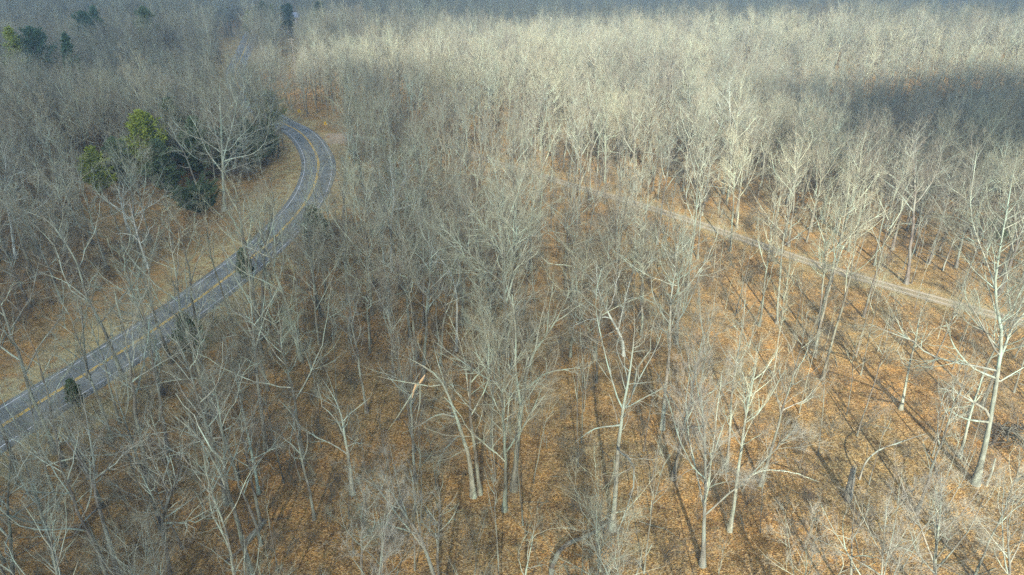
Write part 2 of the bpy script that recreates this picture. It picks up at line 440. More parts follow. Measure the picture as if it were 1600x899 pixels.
c = mix(nt, 1.0, c, ramp(nt, n2.outputs['Fac'], [(0.3, (0.8, 0.8, 0.8)), (0.7, (1.2, 1.2, 1.2))]), 'MULTIPLY')
ck = N(nt, 'ShaderNodeTexVoronoi', Scale=0.28, feature='DISTANCE_TO_EDGE')
dv = N(nt, 'ShaderNodeVectorMath', operation='ADD'); L.new(tc.outputs['Object'], dv.inputs[0])
nz = N(nt, 'ShaderNodeTexNoise', Scale=0.8); L.new(tc.outputs['Object'], nz.inputs['Vector']); L.new(nz.outputs['Color'], dv.inputs[1]); L.new(dv.outputs[0], ck.inputs['Vector'])
c = mix(nt, ramp(nt, ck.outputs['Distance'], [(0.0, (0.75, 0.75, 0.75)), (0.012, (0, 0, 0))]), c, (0.05, 0.05, 0.055))
L.new(c, b.inputs['Base Color']); b.inputs['Roughness'].default_value = 0.8; b.inputs['Specular IOR Level'].default_value = 0.35
M_ASPH = m

def paint(name, col):
    m, nt, b = newmat(name); L = nt.links
    tc = N(nt, 'ShaderNodeTexCoord'); n1 = N(nt, 'ShaderNodeTexNoise', Scale=2.5, Detail=6.0, Roughness=0.7); L.new(tc.outputs['Object'], n1.inputs['Vector'])
    L.new(mix(nt, ramp(nt, n1.outputs['Fac'], [(0.42, (0, 0, 0)), (0.62, (0.7, 0.7, 0.7))]), col, (0.16, 0.16, 0.16)), b.inputs['Base Color'])
    return m
M_WHITE = paint('worn_white_paint', (0.64, 0.65, 0.63)); M_YELLOW = paint('worn_yellow_paint', (0.74, 0.46, 0.04))

RW = 3.55
road = tag(link('road', strip(ROAD, [-RW-0.5, -RW, 0, RW, RW+0.5], [-0.12, 0.05, 0.10, 0.05, -0.12], 'road', M_ASPH, 0.0)),
           'winding two-lane asphalt road', None, kind='structure')
def zc(o): return 0.10 - 0.05*abs(o)/RW
for o, wd, mt, nm in ((-3.1, 0.13, M_WHITE, 'edge_line'), (3.1, 0.13, M_WHITE, 'edge_line'), (-0.14, 0.18, M_YELLOW, 'centre_line'), (0.14, 0.18, M_YELLOW, 'centre_line')):
    link(nm, strip(ROAD, [o - wd/2, o + wd/2], [zc(o - wd/2) + 0.006, zc(o + wd/2) + 0.006], nm, mt), road)

m, nt, b = newmat('gravel_track'); L = nt.links
tc = N(nt, 'ShaderNodeTexCoord'); ac = N(nt, 'ShaderNodeAttribute', attribute_name='across')
n1 = N(nt, 'ShaderNodeTexNoise', Scale=1.2, Detail=6.0, Roughness=0.7); L.new(tc.outputs['Object'], n1.inputs['Vector'])
n2 = N(nt, 'ShaderNodeTexVoronoi', Scale=14.0); L.new(tc.outputs['Object'], n2.inputs['Vector'])
gr = mix(nt, n2.outputs['Distance'], (0.23, 0.19, 0.13), (0.40, 0.35, 0.26))
mid = mix(nt, n1.outputs['Fac'], (0.20, 0.15, 0.075), (0.27, 0.24, 0.16))
w = N(nt, 'ShaderNodeMath', operation='ABSOLUTE'); L.new(ac.outputs['Fac'], w.inputs[0])
s1 = N(nt, 'ShaderNodeMath', operation='SUBTRACT'); L.new(w.outputs[0], s1.inputs[0]); s1.inputs[1].default_value = 0.75
s2 = N(nt, 'ShaderNodeMath', operation='ABSOLUTE'); L.new(s1.outputs[0], s2.inputs[0])
s3 = N(nt, 'ShaderNodeMath', operation='MULTIPLY_ADD'); L.new(n1.outputs['Fac'], s3.inputs[0]); s3.inputs[1].default_value = 0.6; L.new(s2.outputs[0], s3.inputs[2])
L.new(mix(nt, ramp(nt, s3.outputs[0], [(0.42, (0, 0, 0)), (0.66, (1, 1, 1))]), gr, mid), b.inputs['Base Color'])
bp = N(nt, 'ShaderNodeBump', Strength=0.6, Distance=0.05); L.new(n2.outputs['Distance'], bp.inputs['Height']); L.new(bp.outputs['Normal'], b.inputs['Normal'])
M_TRACK = m
tk = np.linspace(-1.45, 1.45, 20); tz = 0.05 - 0.05*np.exp(-((np.abs(tk) - 0.75)/0.3)**2) - 0.06*(np.abs(tk) > 1.35)
tag(link('gravel_track', strip(TRACK[4:], list(tk), list(tz + 0.03), 'gravel_track', M_TRACK)), 'pale two-rut gravel track crossing the wood', None, kind='structure')

# ------------------------------------------------------------------ clouds (above and behind the camera, they shade parts of the wood)
m, nt, b = newmat('cloud_vapour'); L = nt.links
tr = N(nt, 'ShaderNodeBsdfTransparent'); tl = N(nt, 'ShaderNodeBsdfTranslucent'); df = N(nt, 'ShaderNodeBsdfDiffuse')
tl.inputs['Color'].default_value = (0.9, 0.9, 0.92, 1); df.inputs['Color'].default_value = (0.9, 0.9, 0.92, 1)
m1 = N(nt, 'ShaderNodeMixShader'); m1.inputs[0].default_value = 0.5; L.new(tl.outputs[0], m1.inputs[1]); L.new(df.outputs[0], m1.inputs[2])
m2 = N(nt, 'ShaderNodeMixShader'); at = N(nt, 'ShaderNodeAttribute', attribute_name='opacity')
L.new(at.outputs['Fac'], m2.inputs[0]); L.new(tr.outputs[0], m2.inputs[1]); L.new(m1.outputs[0], m2.inputs[2])
L.new(m2.outputs[0], nt.nodes['Material Output'].inputs['Surface']); M_CLOUD = m

def cloud(gx_, gy_, a, b_, rim, dens, seed, label, alt=430.0):
    rng = np.random.default_rng(seed); nu, nr = 96, 26
    ph = rng.random(6)*6.28
    th = np.linspace(0, 2*math.pi, nu, endpoint=False); rr = np.linspace(0.02, 1, nr)
    wob = 1 + 0.05*np.sin(3*th + ph[0]) + 0.04*np.sin(5*th + ph[1]) + 0.025*np.sin(11*th + ph[2])
    V, O = [], []
    for side in (1, -1):
        for r in rr:
            thick = math.sqrt(max(0, 1 - r*r))*(14 if side > 0 else 5)
            lump = 1 + 0.35*np.sin(9*r + 4*th + ph[3])*np.sin(7*th + ph[4])
            V.append(np.stack([a*r*wob*np.cos(th), b_*r*wob*np.sin(th), side*thick*lump], 1))
            O.append(dens*sstep(1.0, 1.0 - rim, r + 0.06*np.sin(8*th + ph[5])*np.sin(13*r)))
    V = np.array(V).reshape(-1, 3); O = np.array(O).ravel()
    i = np.arange(2*nr*nu).reshape(2*nr, nu); j = np.roll(i, -1, 1)
    F = np.concatenate([np.stack([i[q], j[q], j[q + 1], i[q + 1]], -1) for q in range(2*nr - 1) if q != nr - 1])
    me = mesh_np('cloud', V, F, [M_CLOUD]); t = me.attributes.new('opacity', 'FLOAT', 'POINT'); t.data.foreach_set('value', O.astype(np.float32))
    s = SUN_DIR*(alt/SUN_DIR.z)
    tag(link('cloud', me, loc=(gx_ + s.x, gy_ + s.y, alt)), label, 'cloud', 'broken clouds overhead')
cloud(-172, 90, 214, 255, 0.33, 0.62, 1, 'broad soft grey cloud shading the woods around the road')
cloud(235, 188, 205, 80, 0.34, 0.9, 2, 'long thin cloud shading the hollow behind the gravel track')
cloud(-285, 375, 345, 190, 0.5, 0.6, 4, 'soft cloud shading the woods far back at the left')
cloud(60, 800, 1300, 432, 0.14, 0.72, 3, 'wide cloud bank shading the farthest woods')

# ------------------------------------------------------------------ scatter helper for masses nobody could count
def source_collection(name, meshes):
    col = bpy.data.collections.new(name)
    for i, me in enumerate(meshes):
        o = bpy.data.objects.new('%s_%02d' % (name, i), me); col.objects.link(o)
    return col

def scatter(name, pts, rots, scl, idx, cols, label, cat=None):
    me = bpy.data.meshes.new(name); me.vertices.add(len(pts)); me.vertices.foreach_set('co', np.asarray(pts, np.float32).ravel())
    for nm, ty, arr, key in (('rot', 'FLOAT_VECTOR', rots, 'vector'), ('scl', 'FLOAT_VECTOR', scl, 'vector'), ('pick', 'INT', idx, 'value')):
        a = me.attributes.new(nm, ty, 'POINT'); a.data.foreach_set(key, np.asarray(arr, np.int32 if ty == 'INT' else np.float32).ravel())
    o = link(name, me)
    ng = bpy.data.node_groups.new(name, 'GeometryNodeTree')
    ng.interface.new_socket('Geometry', in_out='INPUT', socket_type='NodeSocketGeometry')
    ng.interface.new_socket('Geometry', in_out='OUTPUT', socket_type='NodeSocketGeometry')
    gi = ng.nodes.new('NodeGroupInput'); go = ng.nodes.new('NodeGroupOutput')
    def attr(nm, ty):
        n = ng.nodes.new('GeometryNodeInputNamedAttribute'); n.data_type = ty; n.inputs['Name'].default_value = nm; return n.outputs['Attribute']
    jn = ng.nodes.new('GeometryNodeJoinGeometry')
    for col in cols:
        ip = ng.nodes.new('GeometryNodeInstanceOnPoints'); ci = ng.nodes.new('GeometryNodeCollectionInfo')
        ci.inputs['Collection'].default_value = col; ci.inputs['Separate Children'].default_value = True; ci.inputs['Reset Children'].default_value = True
        ip.inputs['Pick Instance'].default_value = True
        ng.links.new(gi.outputs[0], ip.inputs['Points']); ng.links.new(ci.outputs[0], ip.inputs['Instance'])
        ng.links.new(attr('rot', 'FLOAT_VECTOR'), ip.inputs['Rotation']); ng.links.new(attr('scl', 'FLOAT_VECTOR'), ip.inputs['Scale'])
        ng.links.new(attr('pick', 'INT'), ip.inputs['Instance Index'])
        ng.links.new(ip.outputs[0], jn.inputs[0])
    ng.links.new(jn.outputs[0], go.inputs[0])
    md = o.modifiers.new('scatter', 'NODES'); md.node_group = ng
    tag(o, label, cat, kind='stuff'); return o

# ------------------------------------------------------------------ tree prototypes
PROTO = []
for k, (hb, Hh) in enumerate([('forest', 21), ('forest', 20), ('forest', 22), ('forest', 19), ('spread', 19), ('spread', 18), ('vase', 17), ('vase', 19),
                              ('crooked', 19), ('crooked', 18), ('slim', 16), ('slim', 15), ('slim', 13)]):
    t = grow_tree(np.random.default_rng(100 + k), Hh, hb)
    PROTO.append(dict(t=t, habit=hb, H=Hh, parts=tree_meshes(t), merged=merged_mesh(t, 'bare_tree_%02d' % k)))
FORM = {'forest': 'upright', 'spread': 'wide-spreading', 'vase': 'brushy fan-shaped', 'crooked': 'crooked', 'slim': 'slender'}
TREES = []      # (object, position, habit, height)

def plant(parts, loc, rz, sc, name='bare_tree', tilt=(0, 0), limbs=True):
    tr, li, cr = parts
    o = empty(name, loc); o.rotation_euler = (tilt[0], tilt[1], rz); o.scale = sc
    link('trunk', tr, o)
    for l in li: link('limb', l, o)
    link('crown', cr, o)
    return o
#%%PART3
# ------------------------------------------------------------------ trees one can recognise in the photograph
# base pixel, trunk path, limbs: read off the photograph, then stood on the ground at their own distance with real depth
HERO = [
 dict(b=(957, 828), p=[(963, 760), (968, 690), (974, 645), (985, 580), (992, 520), (990, 480)], habit='crooked', e=4, r=.29,
      l=[[(974, 650), (955, 590), (940, 530), (930, 470), (940, 420)], [(975, 648), (1000, 590), (1025, 545), (1040, 500)], [(970, 665), (930, 670), (900, 690)], [(975, 640), (1010, 620), (1050, 600)]],
      label='thick pale tree with twisted forked limbs behind the arched fallen log'),
 dict(b=(740, 776), p=[(732, 715), (716, 660), (702, 620), (688, 592), (668, 574), (645, 562)], habit='crooked', e=2, r=.30,
      l=[[(690, 595), (660, 572), (630, 556), (606, 545)], [(684, 606), (650, 600), (615, 594), (590, 588)], [(704, 645), (680, 650), (655, 665), (628, 678)], [(700, 618), (692, 590), (682, 560), (676, 530)]],
      label='pale tree arching over to the side, limb snapped with orange wound', broken=True),
 dict(b=(750, 772), p=[(742, 700), (736, 640), (736, 590), (740, 530), (738, 480)], habit='forest', e=6, r=.24,
      label='straight tree standing close beside the arching tree with the snapped limb'),
 dict(b=(802, 766), p=[(808, 700), (812, 650), (822, 590), (834, 550), (862, 512), (884, 470), (900, 430)], habit='forest', e=5, r=.33,
      l=[[(815, 640), (806, 580), (806, 520), (800, 460)], [(835, 555), (845, 500), (858, 450)]],
      label='mid wood tree with mossy trunk bending over to the right above a fork'),
 dict(b=(1035, 671), p=[(1040, 610), (1046, 550), (1048, 480), (1056, 420), (1060, 370)], habit='forest', e=7, r=.26,
      label='straight grey-barked tree alone on brown litter behind the twisted pale tree'),
 dict(b=(1098, 884), p=[(1102, 800), (1106, 740), (1104, 690), (1100, 630), (1096, 600)], habit='vase', e=11, r=.26,
      label='pinkish brushy-crowned tree near the bottom edge, right of the fallen arched log'),
 dict(b=(1140, 830), p=[(1150, 770), (1156, 720), (1166, 650), (1178, 590), (1190, 520)], habit='forest', e=7, r=.21,
      l=[[(1166, 655), (1160, 600), (1150, 545)], [(1168, 640), (1190, 590), (1215, 545)]],
      label='pale slim tree rising just behind the pinkish brushy-crowned tree'),
 dict(b=(1525, 757), p=[(1543, 680), (1556, 600), (1566, 520), (1556, 455), (1566, 380), (1580, 300), (1588, 250)], habit='spread', e=6, r=.33,
      l=[[(1548, 645), (1520, 628), (1490, 612), (1465, 606)], [(1554, 590), (1520, 575), (1490, 540), (1478, 500)], [(1556, 600), (1590, 580), (1622, 562)], [(1562, 560), (1530, 500), (1505, 460)], [(1546, 660), (1510, 655), (1480, 640)]],
      label='tall white-limbed tree at the right edge with level side limbs'),
 dict(b=(1463, 960), p=[(1462, 890), (1462, 840), (1464, 790), (1466, 740)], habit='vase', e=14, r=.24,
      label='white brushy fan-shaped tree at the bottom edge in front of the broken snag'),
 dict(b=(415, 702), p=[(408, 640), (400, 580), (394, 510), (391, 450), (388, 390)], habit='forest', e=6, r=.22,
      l=[[(395, 530), (375, 480), (352, 440)], [(398, 545), (416, 490), (438, 440)]],
      label='pale straight tree forking over the road edge, dark shrub at its foot'),
 dict(b=(404, 772), p=[(396, 720), (384, 660), (372, 600), (362, 550)], habit='slim', e=5, r=.17,
      label='leaning slim trunk beside the pale straight forking tree'),
 dict(b=(394, 905), p=[(372, 820), (354, 762), (350, 700), (340, 640), (334, 590)], habit='crooked', e=3, r=.27,
      l=[[(354, 762), (330, 715), (303, 676), (265, 645)], [(352, 745), (372, 700), (385, 650)]],
      label='tall forked tree crossing the lower left, trunk rising past a fallen log'),
 dict(b=(186, 905), p=[(168, 840), (150, 770), (146, 700), (136, 640), (130, 600)], habit='crooked', e=5, r=.22,
      l=[[(152, 770), (125, 720), (95, 680), (60, 640)], [(150, 760), (176, 720), (204, 680)]],
      label='bushy pale-limbed tree at bottom left, below the small roadside cedar'),
 dict(b=(96, 915), p=[(80, 860), (62, 800), (46, 750), (30, 690)], habit='forest', e=7, r=.22,
      label='leaning tree in the bottom left corner, second trunk from the left edge'),
 dict(b=(20, 930), p=[(18, 850), (14, 790), (20, 720), (14, 660)], habit='spread', e=7, r=.22,
      label='greenish many-limbed tree at the very left bottom corner'),
 dict(b=(270, 930), p=[(262, 870), (256, 815), (270, 770), (285, 720), (282, 660)], habit='crooked', e=6, r=.22,
      l=[[(257, 815), (235, 770), (215, 730)], [(258, 810), (300, 780), (330, 760)]],
      label='forked tree at the bottom edge between two tall leaning trees'),
 dict(b=(491, 812), p=[(482, 760), (470, 710), (460, 670), (452, 620)], habit='slim', e=5, r=.16,
      label='slim grey tree left of the dark leaning trunk on brown litter'),
 dict(b=(551, 772), p=[(545, 720), (536, 660), (522, 620), (502, 590)], habit='spread', e=7, r=.24,
      l=[[(530, 640), (500, 622), (470, 612), (445, 612)], [(524, 620), (505, 570), (480, 540)]],
      label='dark trunk leaning left with pale horizontal broken limbs'),
 dict(b=(193, 592), p=[(180, 560), (168, 526), (150, 490), (136, 460), (120, 405), (90, 360), (60, 330)], habit='spread', e=6, r=.28,
      l=[[(120, 410), (80, 350), (40, 330), (20, 322)], [(140, 470), (100, 440), (60, 425)]],
      label='dark trunk leaning left across both lanes of the road'),
 dict(b=(268, 568), p=[(258, 540), (246, 506), (236, 470), (226, 436), (206, 400), (188, 370)], habit='spread', e=7, r=.30,
      l=[[(226, 438), (180, 410), (140, 395)], [(232, 455), (175, 450), (110, 448)], [(240, 485), (232, 430), (240, 390), (250, 350)]],
      label='big spreading roadside tree reaching its limbs left over the pavement'),
 dict(b=(250, 574), p=[(244, 550), (234, 522), (226, 500), (214, 470)], habit='slim', e=6, r=.20,
      label='dark thin trunk close behind the big spreading roadside tree'),
 dict(b=(136, 590), p=[(134, 560), (129, 508), (126, 470), (122, 430)], habit='slim', e=6, r=.18,
      label='thin upright roadside tree beside the small cedar on the near lane'),
 dict(b=(350, 330), p=[(349, 300), (348, 262), (346, 225), (344, 180), (342, 130)], habit='spread', e=13, r=.42,
      l=[[(348, 268), (325, 240), (310, 205), (296, 180)], [(348, 262), (372, 230), (400, 205), (440, 190)], [(349, 270), (380, 258), (410, 248)], [(347, 245), (332, 190), (322, 140)], [(348, 250), (362, 200), (372, 150)]],
      label='huge white-limbed tree with wide crown standing inside the road bend'),
 dict(b=(309, 296), p=[(298, 265), (288, 240), (274, 215), (262, 190)], habit='spread', e=5, r=.26,
      l=[[(290, 245), (268, 235), (246, 232)], [(280, 225), (262, 205), (246, 190)]],
      label='pale tree leaning left in front of the bright green cedars'),
 dict(b=(613, 425), p=[(610, 390), (612, 345), (616, 310), (612, 270), (610, 230)], habit='crooked', e=5, r=.24,
      l=[[(614, 320), (632, 280), (650, 250)]],
      label='white crooked tree of a pair right of the road curve, nearer trunk'),
 dict(b=(600, 412), p=[(597, 370), (594, 330), (584, 290), (580, 260)], habit='crooked', e=5, r=.20,
      label='thinner white tree of the pair right of the road curve'),
 dict(b=(791, 556), p=[(790, 500), (788, 440), (788, 400), (786, 340), (784, 280)], habit='vase', e=15, r=.42,
      l=[[(788, 405), (765, 360), (748, 320)], [(790, 405), (798, 350), (806, 300)], [(790, 408), (825, 375), (856, 350)]],
      label='large fan-crowned tree at the centre of the wood, many straight limbs'),
 dict(b=(713, 548), p=[(714, 500), (712, 450), (700, 415), (684, 400), (672, 370)], habit='crooked', e=4, r=.22,
      label='white thin trunk kinked to the left, left of the large fan-crowned tree'),
 dict(b=(975, 556), p=[(972, 530), (966, 516), (952, 490), (936, 455), (932, 410)], habit='crooked', e=4, r=.22,
      l=[[(966, 518), (974, 480), (984, 440)]],
      label='white V-forked tree in the middle of the wood behind the twisted pale tree'),
 dict(b=(1214, 506), p=[(1217, 450), (1220, 400), (1226, 360), (1236, 320), (1240, 270)], habit='forest', e=7, r=.22,
      label='tall sunlit tree standing in front of the gravel track on orange litter'),
 dict(b=(1408, 640), p=[(1420, 580), (1432, 530), (1440, 490), (1456, 450)], habit='crooked', e=5, r=.20,
      label='dark thin trunk on sunlit slope left of the tall white-limbed tree'),
 dict(b=(1500, 715), p=[(1514, 660), (1526, 610), (1540, 560)], habit='slim', e=6, r=.19,
      label='grey leaning trunk just left of the tall white-limbed edge tree'),
 dict(b=(686, 925), p=[(660, 850), (630, 800), (606, 760), (590, 720)], habit='vase', e=10, r=.24,
      label='whitish brushy tree leaning left at the bottom centre edge'),
 dict(b=(690, 960), p=[(684, 880), (686, 830), (688, 790), (684, 740)], habit='slim', e=8, r=.16,
      label='slim brushy tree behind the whitish leaning one at the bottom centre'),
 dict(b=(1330, 985), p=[(1330, 920), (1332, 870), (1334, 820), (1338, 775)], habit='crooked', e=8, r=.18,
      label='small dark-twigged tree at the bottom edge right of centre, crooked stems'),
 dict(b=(1585, 960), p=[(1580, 890), (1576, 830), (1578, 780)], habit='vase', e=8, r=.18,
      label='brushy upright tree in the bottom right corner'),
 dict(b=(820, 985), p=[(822, 900), (832, 840), (838, 800)], habit='crooked', e=7, r=.14,
      label='low pale crooked treelet at the bottom centre edge'),
 dict(b=(1142, 270), p=[(1142, 240), (1142, 205), (1141, 170), (1140, 130)], habit='spread', e=7, r=.26,
      label='white symmetrical tree beyond the track before the shaded hollow'),
 dict(b=(1272, 275), p=[(1270, 240), (1269, 210), (1268, 180), (1272, 140)], habit='crooked', e=6, r=.26,
      label='white-trunked tree beyond the track, right of the symmetrical white one'),
 dict(b=(770, 262), p=[(770, 230), (769, 200), (768, 170), (766, 150)], habit='crooked', e=7, r=.22,
      label='whitish tree standing on the track edge amid the grey wood'),
 dict(b=(1375, 1010), p=[(1376, 940), (1380, 880), (1384, 830), (1386, 790)], habit='vase', e=11, r=.18,
      label='dark-stemmed brushy tree at the bottom edge left of the white fan-shaped one'),
 dict(b=(1250, 1000), p=[(1252, 930), (1256, 880), (1254, 840)], habit='vase', e=9, r=.14,
      label='low brushy thicket tree at the bottom edge, right of the pinkish tree'),
 dict(b=(590, 1000), p=[(592, 920), (598, 860), (604, 800)], habit='vase', e=10, r=.15,
      label='greyish brushy tree rising from the bottom edge, left of the whitish leaning one'),
 dict(b=(960, 1010), p=[(962, 950), (958, 900), (962, 860)], habit='vase', e=8, r=.12,
      label='small brushy tree peeking over the bottom edge right of the arched log'),
 dict(b=(206, 374), p=[(197, 348), (191, 322), (186, 298), (190, 276)], habit='crooked', e=5, r=.34,
      l=[[(192, 330), (172, 318), (156, 306), (146, 290)], [(197, 344), (224, 328), (250, 312), (262, 296)], [(189, 312), (204, 292), (216, 280)]],
      label='white gnarled tree in front of the bright green cedar'),
 dict(b=(24, 404), p=[(18, 362), (11, 312), (8, 275), (14, 240)], habit='spread', e=8, r=.28,
      l=[[(12, 316), (34, 285), (58, 268)], [(14, 330), (-10, 300), (-30, 285)]],
      label='white limbed tree at the left edge, across the road from the verge'),
 dict(b=(402, 412), p=[(386, 388), (372, 368), (346, 356), (322, 336)], habit='crooked', e=4, r=.16,
      l=[[(372, 368), (366, 345), (356, 325)]],
      label='crooked small tree leaning over the grassy verge inside the bend'),
 dict(b=(232, 420), p=[(222, 392), (214, 366), (206, 338), (200, 310)], habit='spread', e=8, r=.22,
      label='white brushy tree above the verge, left of the crooked small tree'),
]
NB = 0
for k, h in enumerate(HERO):
    rng = np.random.default_rng(500 + k)
    B = ground(*h['b']); Yd = B.y; nP = len(h['p']); drift = rng.normal()*0.6
    tp = [np.zeros(3)]
    for j, q in enumerate(h['p']):
        v = on_plane(q[0], q[1], Yd + drift*(j + 1)/nP); tp.append(np.array(v - B))
    ls = []
    for l in h.get('l', []):
        sgn = rng.uniform(-1, 1); c = []
        l0 = on_plane(*l[0], Yd)
        for j, q in enumerate(l):
            v0 = on_plane(*q, Yd); lat = math.hypot(v0.x - l0.x, v0.z - l0.z)
            c.append(np.array(on_plane(*q, Yd + sgn*0.55*lat) - B))
        ls.append(c)
    Hh = tp[-1][2]
    t = grow_tree(rng, Hh, h['habit'], trunk=tp, limbs=ls, extra=h['e'], r0=h['r'], twig=1.25 if h['habit'] == 'vase' else 0.85, dens=1.25 if h['habit'] == 'vase' and h['b'][1] > 800 else 0.85)
    o = plant(tree_meshes(t, 1 if h['label'].split()[0] in ('white', 'thinner') and h['b'][1] < 700 else 3 if h['habit'] == 'vase' and h['b'][1] > 800 else 2 if 'pale' in h['label'] or 'white' in h['label'] else 0), B, 0, (1, 1, 1))
    tag(o, h['label'], 'bare tree', 'bare winter trees')
    TREES.append((o, B, h['habit'], Hh, True)); h['o'] = o; h['B'] = B; h['t'] = t
#%%PART4
# ------------------------------------------------------------------ where the other trees stand
hero_xy = np.array([[h['B'].x, h['B'].y] for h in HERO])

def candidates(y0, y1, cell, rng, jit=0.85):
    ys = np.arange(y0, y1, cell); P = []
    for yy in ys:
        half = 0.90*math.hypot(yy, 12) + 16
        xs = np.arange(-half, half, cell)
        P.append(np.stack([xs, np.full(len(xs), yy)], 1))
    P = np.concatenate(P); return P + (rng.random(P.shape) - 0.5)*cell*jit*2*0.5

def allowed(P, rclear=7.0, tclear=3.0, hclear=2.6):
    ok = (line_dist(ROAD, P[:, 0], P[:, 1], 2) > rclear) & (line_dist(TRACK, P[:, 0], P[:, 1], 2) > tclear)
    ok &= np.sqrt(((P[:, None, :] - hero_xy[None])**2).sum(2)).min(1) > hclear
    px, py, _ = project(np.stack([P[:, 0], P[:, 1], height(P[:, 0], P[:, 1])], 1))
    near = P[:, 1] > 0
    def rect(x0, y0, x1, y1): return near & (px > x0) & (px < x1) & (py > y0) & (py < y1)
    ok &= ~rect(440, 34, 475, 155)           # open strip with the power poles
    ok &= ~rect(346, 60, 400, 200)           # road gap
    ok &= ~rect(452, 184, 540, 245)          # outside of the bend
    ok &= ~rect(440, 262, 590, 362)          # in front of the bend
    up = np.interp(px, [-60, 0, 60, 200, 290, 330, 440, 470], [590, 548, 498, 434, 394, 338, 246, 225]); rl = np.interp(px, [a for a, _ in road_px[:10]], [c for _, c in road_px[:10]])
    ok &= ~(near & (px > -60) & (px < 470) & (py > up) & (py < rl))                          # grassy verge inside the bend
    ok &= ~rect(140, 288, 452, 352) & ~rect(125, 288, 300, 374)          # clearing in front of the cedars
    return ok

rng = np.random.default_rng(77)
# large trees: two jittered grids, thinner where the photograph shows open floor
P1 = candidates(30, 150, 5.2, rng); P1 = P1[allowed(P1)]
px, py, _ = project(np.stack([P1[:, 0], P1[:, 1], height(P1[:, 0], P1[:, 1])], 1))
keep = np.full(len(P1), 0.92)
keep = np.where((py > 560), 0.34, keep)                                   # open floor near the camera
tpy = np.interp(px, [a for a, _ in track_px], [c for _, c in track_px])
keep = np.where((px > 1080) & (py > tpy + 6), 0.34, keep)                      # sunlit slope in front of the track
keep = np.where((px < 480) & (py > 600), 0.95, keep)
keep = np.where((px > 600) & (px < 900) & (py > 225) & (py < 330), 0.45, keep)
keep = np.where((px > 600) & (px < 1080) & (py > 430) & (py <= 560), 0.6, keep)
keep = np.where((px > 980) & (py > 840), 0.22, keep)
keep = np.where((px > 560) & (px < 1080) & (py > 400) & (py < 640), np.minimum(1, keep*1.35), keep)
front = (line_dist(TRACK, P1[:, 0], P1[:, 1] + 9, 2) < 11) & (px > 600)
tpy = np.interp(px, [a for a, _ in track_px], [c for _, c in track_px])
cor = (px > 610) & (px < 1130) & (py > tpy) & (py < tpy + 140)
keep = np.where(front | cor, keep*0.62, keep)
P1 = P1[rng.random(len(P1)) < keep]
dist = np.hypot(P1[:, 0], P1[:, 1]); P1 = P1[np.argsort(dist)]
vis = np.zeros(len(P1), bool)
pxb, pyb, _ = project(np.stack([P1[:, 0], P1[:, 1], height(P1[:, 0], P1[:, 1])], 1)); pxt, pyt, _ = project(np.stack([P1[:, 0], P1[:, 1], height(P1[:, 0], P1[:, 1]) + 13], 1))
vis = (pxt > -60) & (pxt < 1660) & (pyt < 899) & (pyt > 0)
big_pick = np.arange(10)
w = np.array([.12, .12, .12, .11, .13, .10, .09, .09, .07, .05]); w /= w.sum()
NIND = 300 - len(HERO)
seen = 0; far_pts = []; far_rot = []; far_scl = []; far_idx = []
for i, p in enumerate(P1):
    k = int(rng.choice(big_pick, p=w)); rz = rng.random()*6.283; s = rng.uniform(0.68, 1.12); sx = s*rng.uniform(0.9, 1.15)
    z = float(height(p[0], p[1])); tl = rng.normal(size=2)*0.035
    if pyb[i] > 800: s *= 0.8; sx *= 0.8
    if (pxb[i] > 1060 and pyb[i] > np.interp(pxb[i], [a for a, _ in track_px], [c for _, c in track_px]) and p[1] < 110) or (610 < pxb[i] < 1130 and 0 < pyb[i] - np.interp(pxb[i], [a for a, _ in track_px], [c for _, c in track_px]) < 140): k = int(rng.choice([0, 1, 2, 3, 10, 11])); sx *= 0.8
    if vis[i] and seen < NIND:
        seen += 1
        o = plant(PROTO[k]['parts'], (p[0], p[1], z), rz, (sx, sx, s), tilt=tl)
        TREES.append((o, Vector((p[0], p[1], z)), PROTO[k]['habit'], PROTO[k]['H']*s, False))
    else:
        far_pts.append((p[0], p[1], z)); far_rot.append((tl[0], tl[1], rz)); far_scl.append((sx, sx, s)); far_idx.append(min(k, 9))
print('individual trees', seen + len(HERO), 'left over', len(far_pts))
for (y0, y1, cell) in ((150, 350, 4.7), (350, 420, 6.0), (420, 900, 7.0), (900, 2200, 16.0)):
    P = candidates(y0, y1, cell, rng); P = P[allowed(P, 6.5)] if y0 < 500 else P
    n = len(P); s = rng.uniform(0.62, 1.12, n)*(1.0 if y0 < 900 else 1.25)*(1 + 0.16*np.sin(P[:, 0]/37 + 1)*np.sin(P[:, 1]/29))
    far_pts += list(np.stack([P[:, 0], P[:, 1], height(P[:, 0], P[:, 1])], 1)); far_idx += list(rng.choice(big_pick, n, p=w))
    far_rot += list(np.stack([rng.normal(size=n)*0.03, rng.normal(size=n)*0.03, rng.random(n)*6.283], 1)); far_scl += list(np.stack([s, s, s], 1))
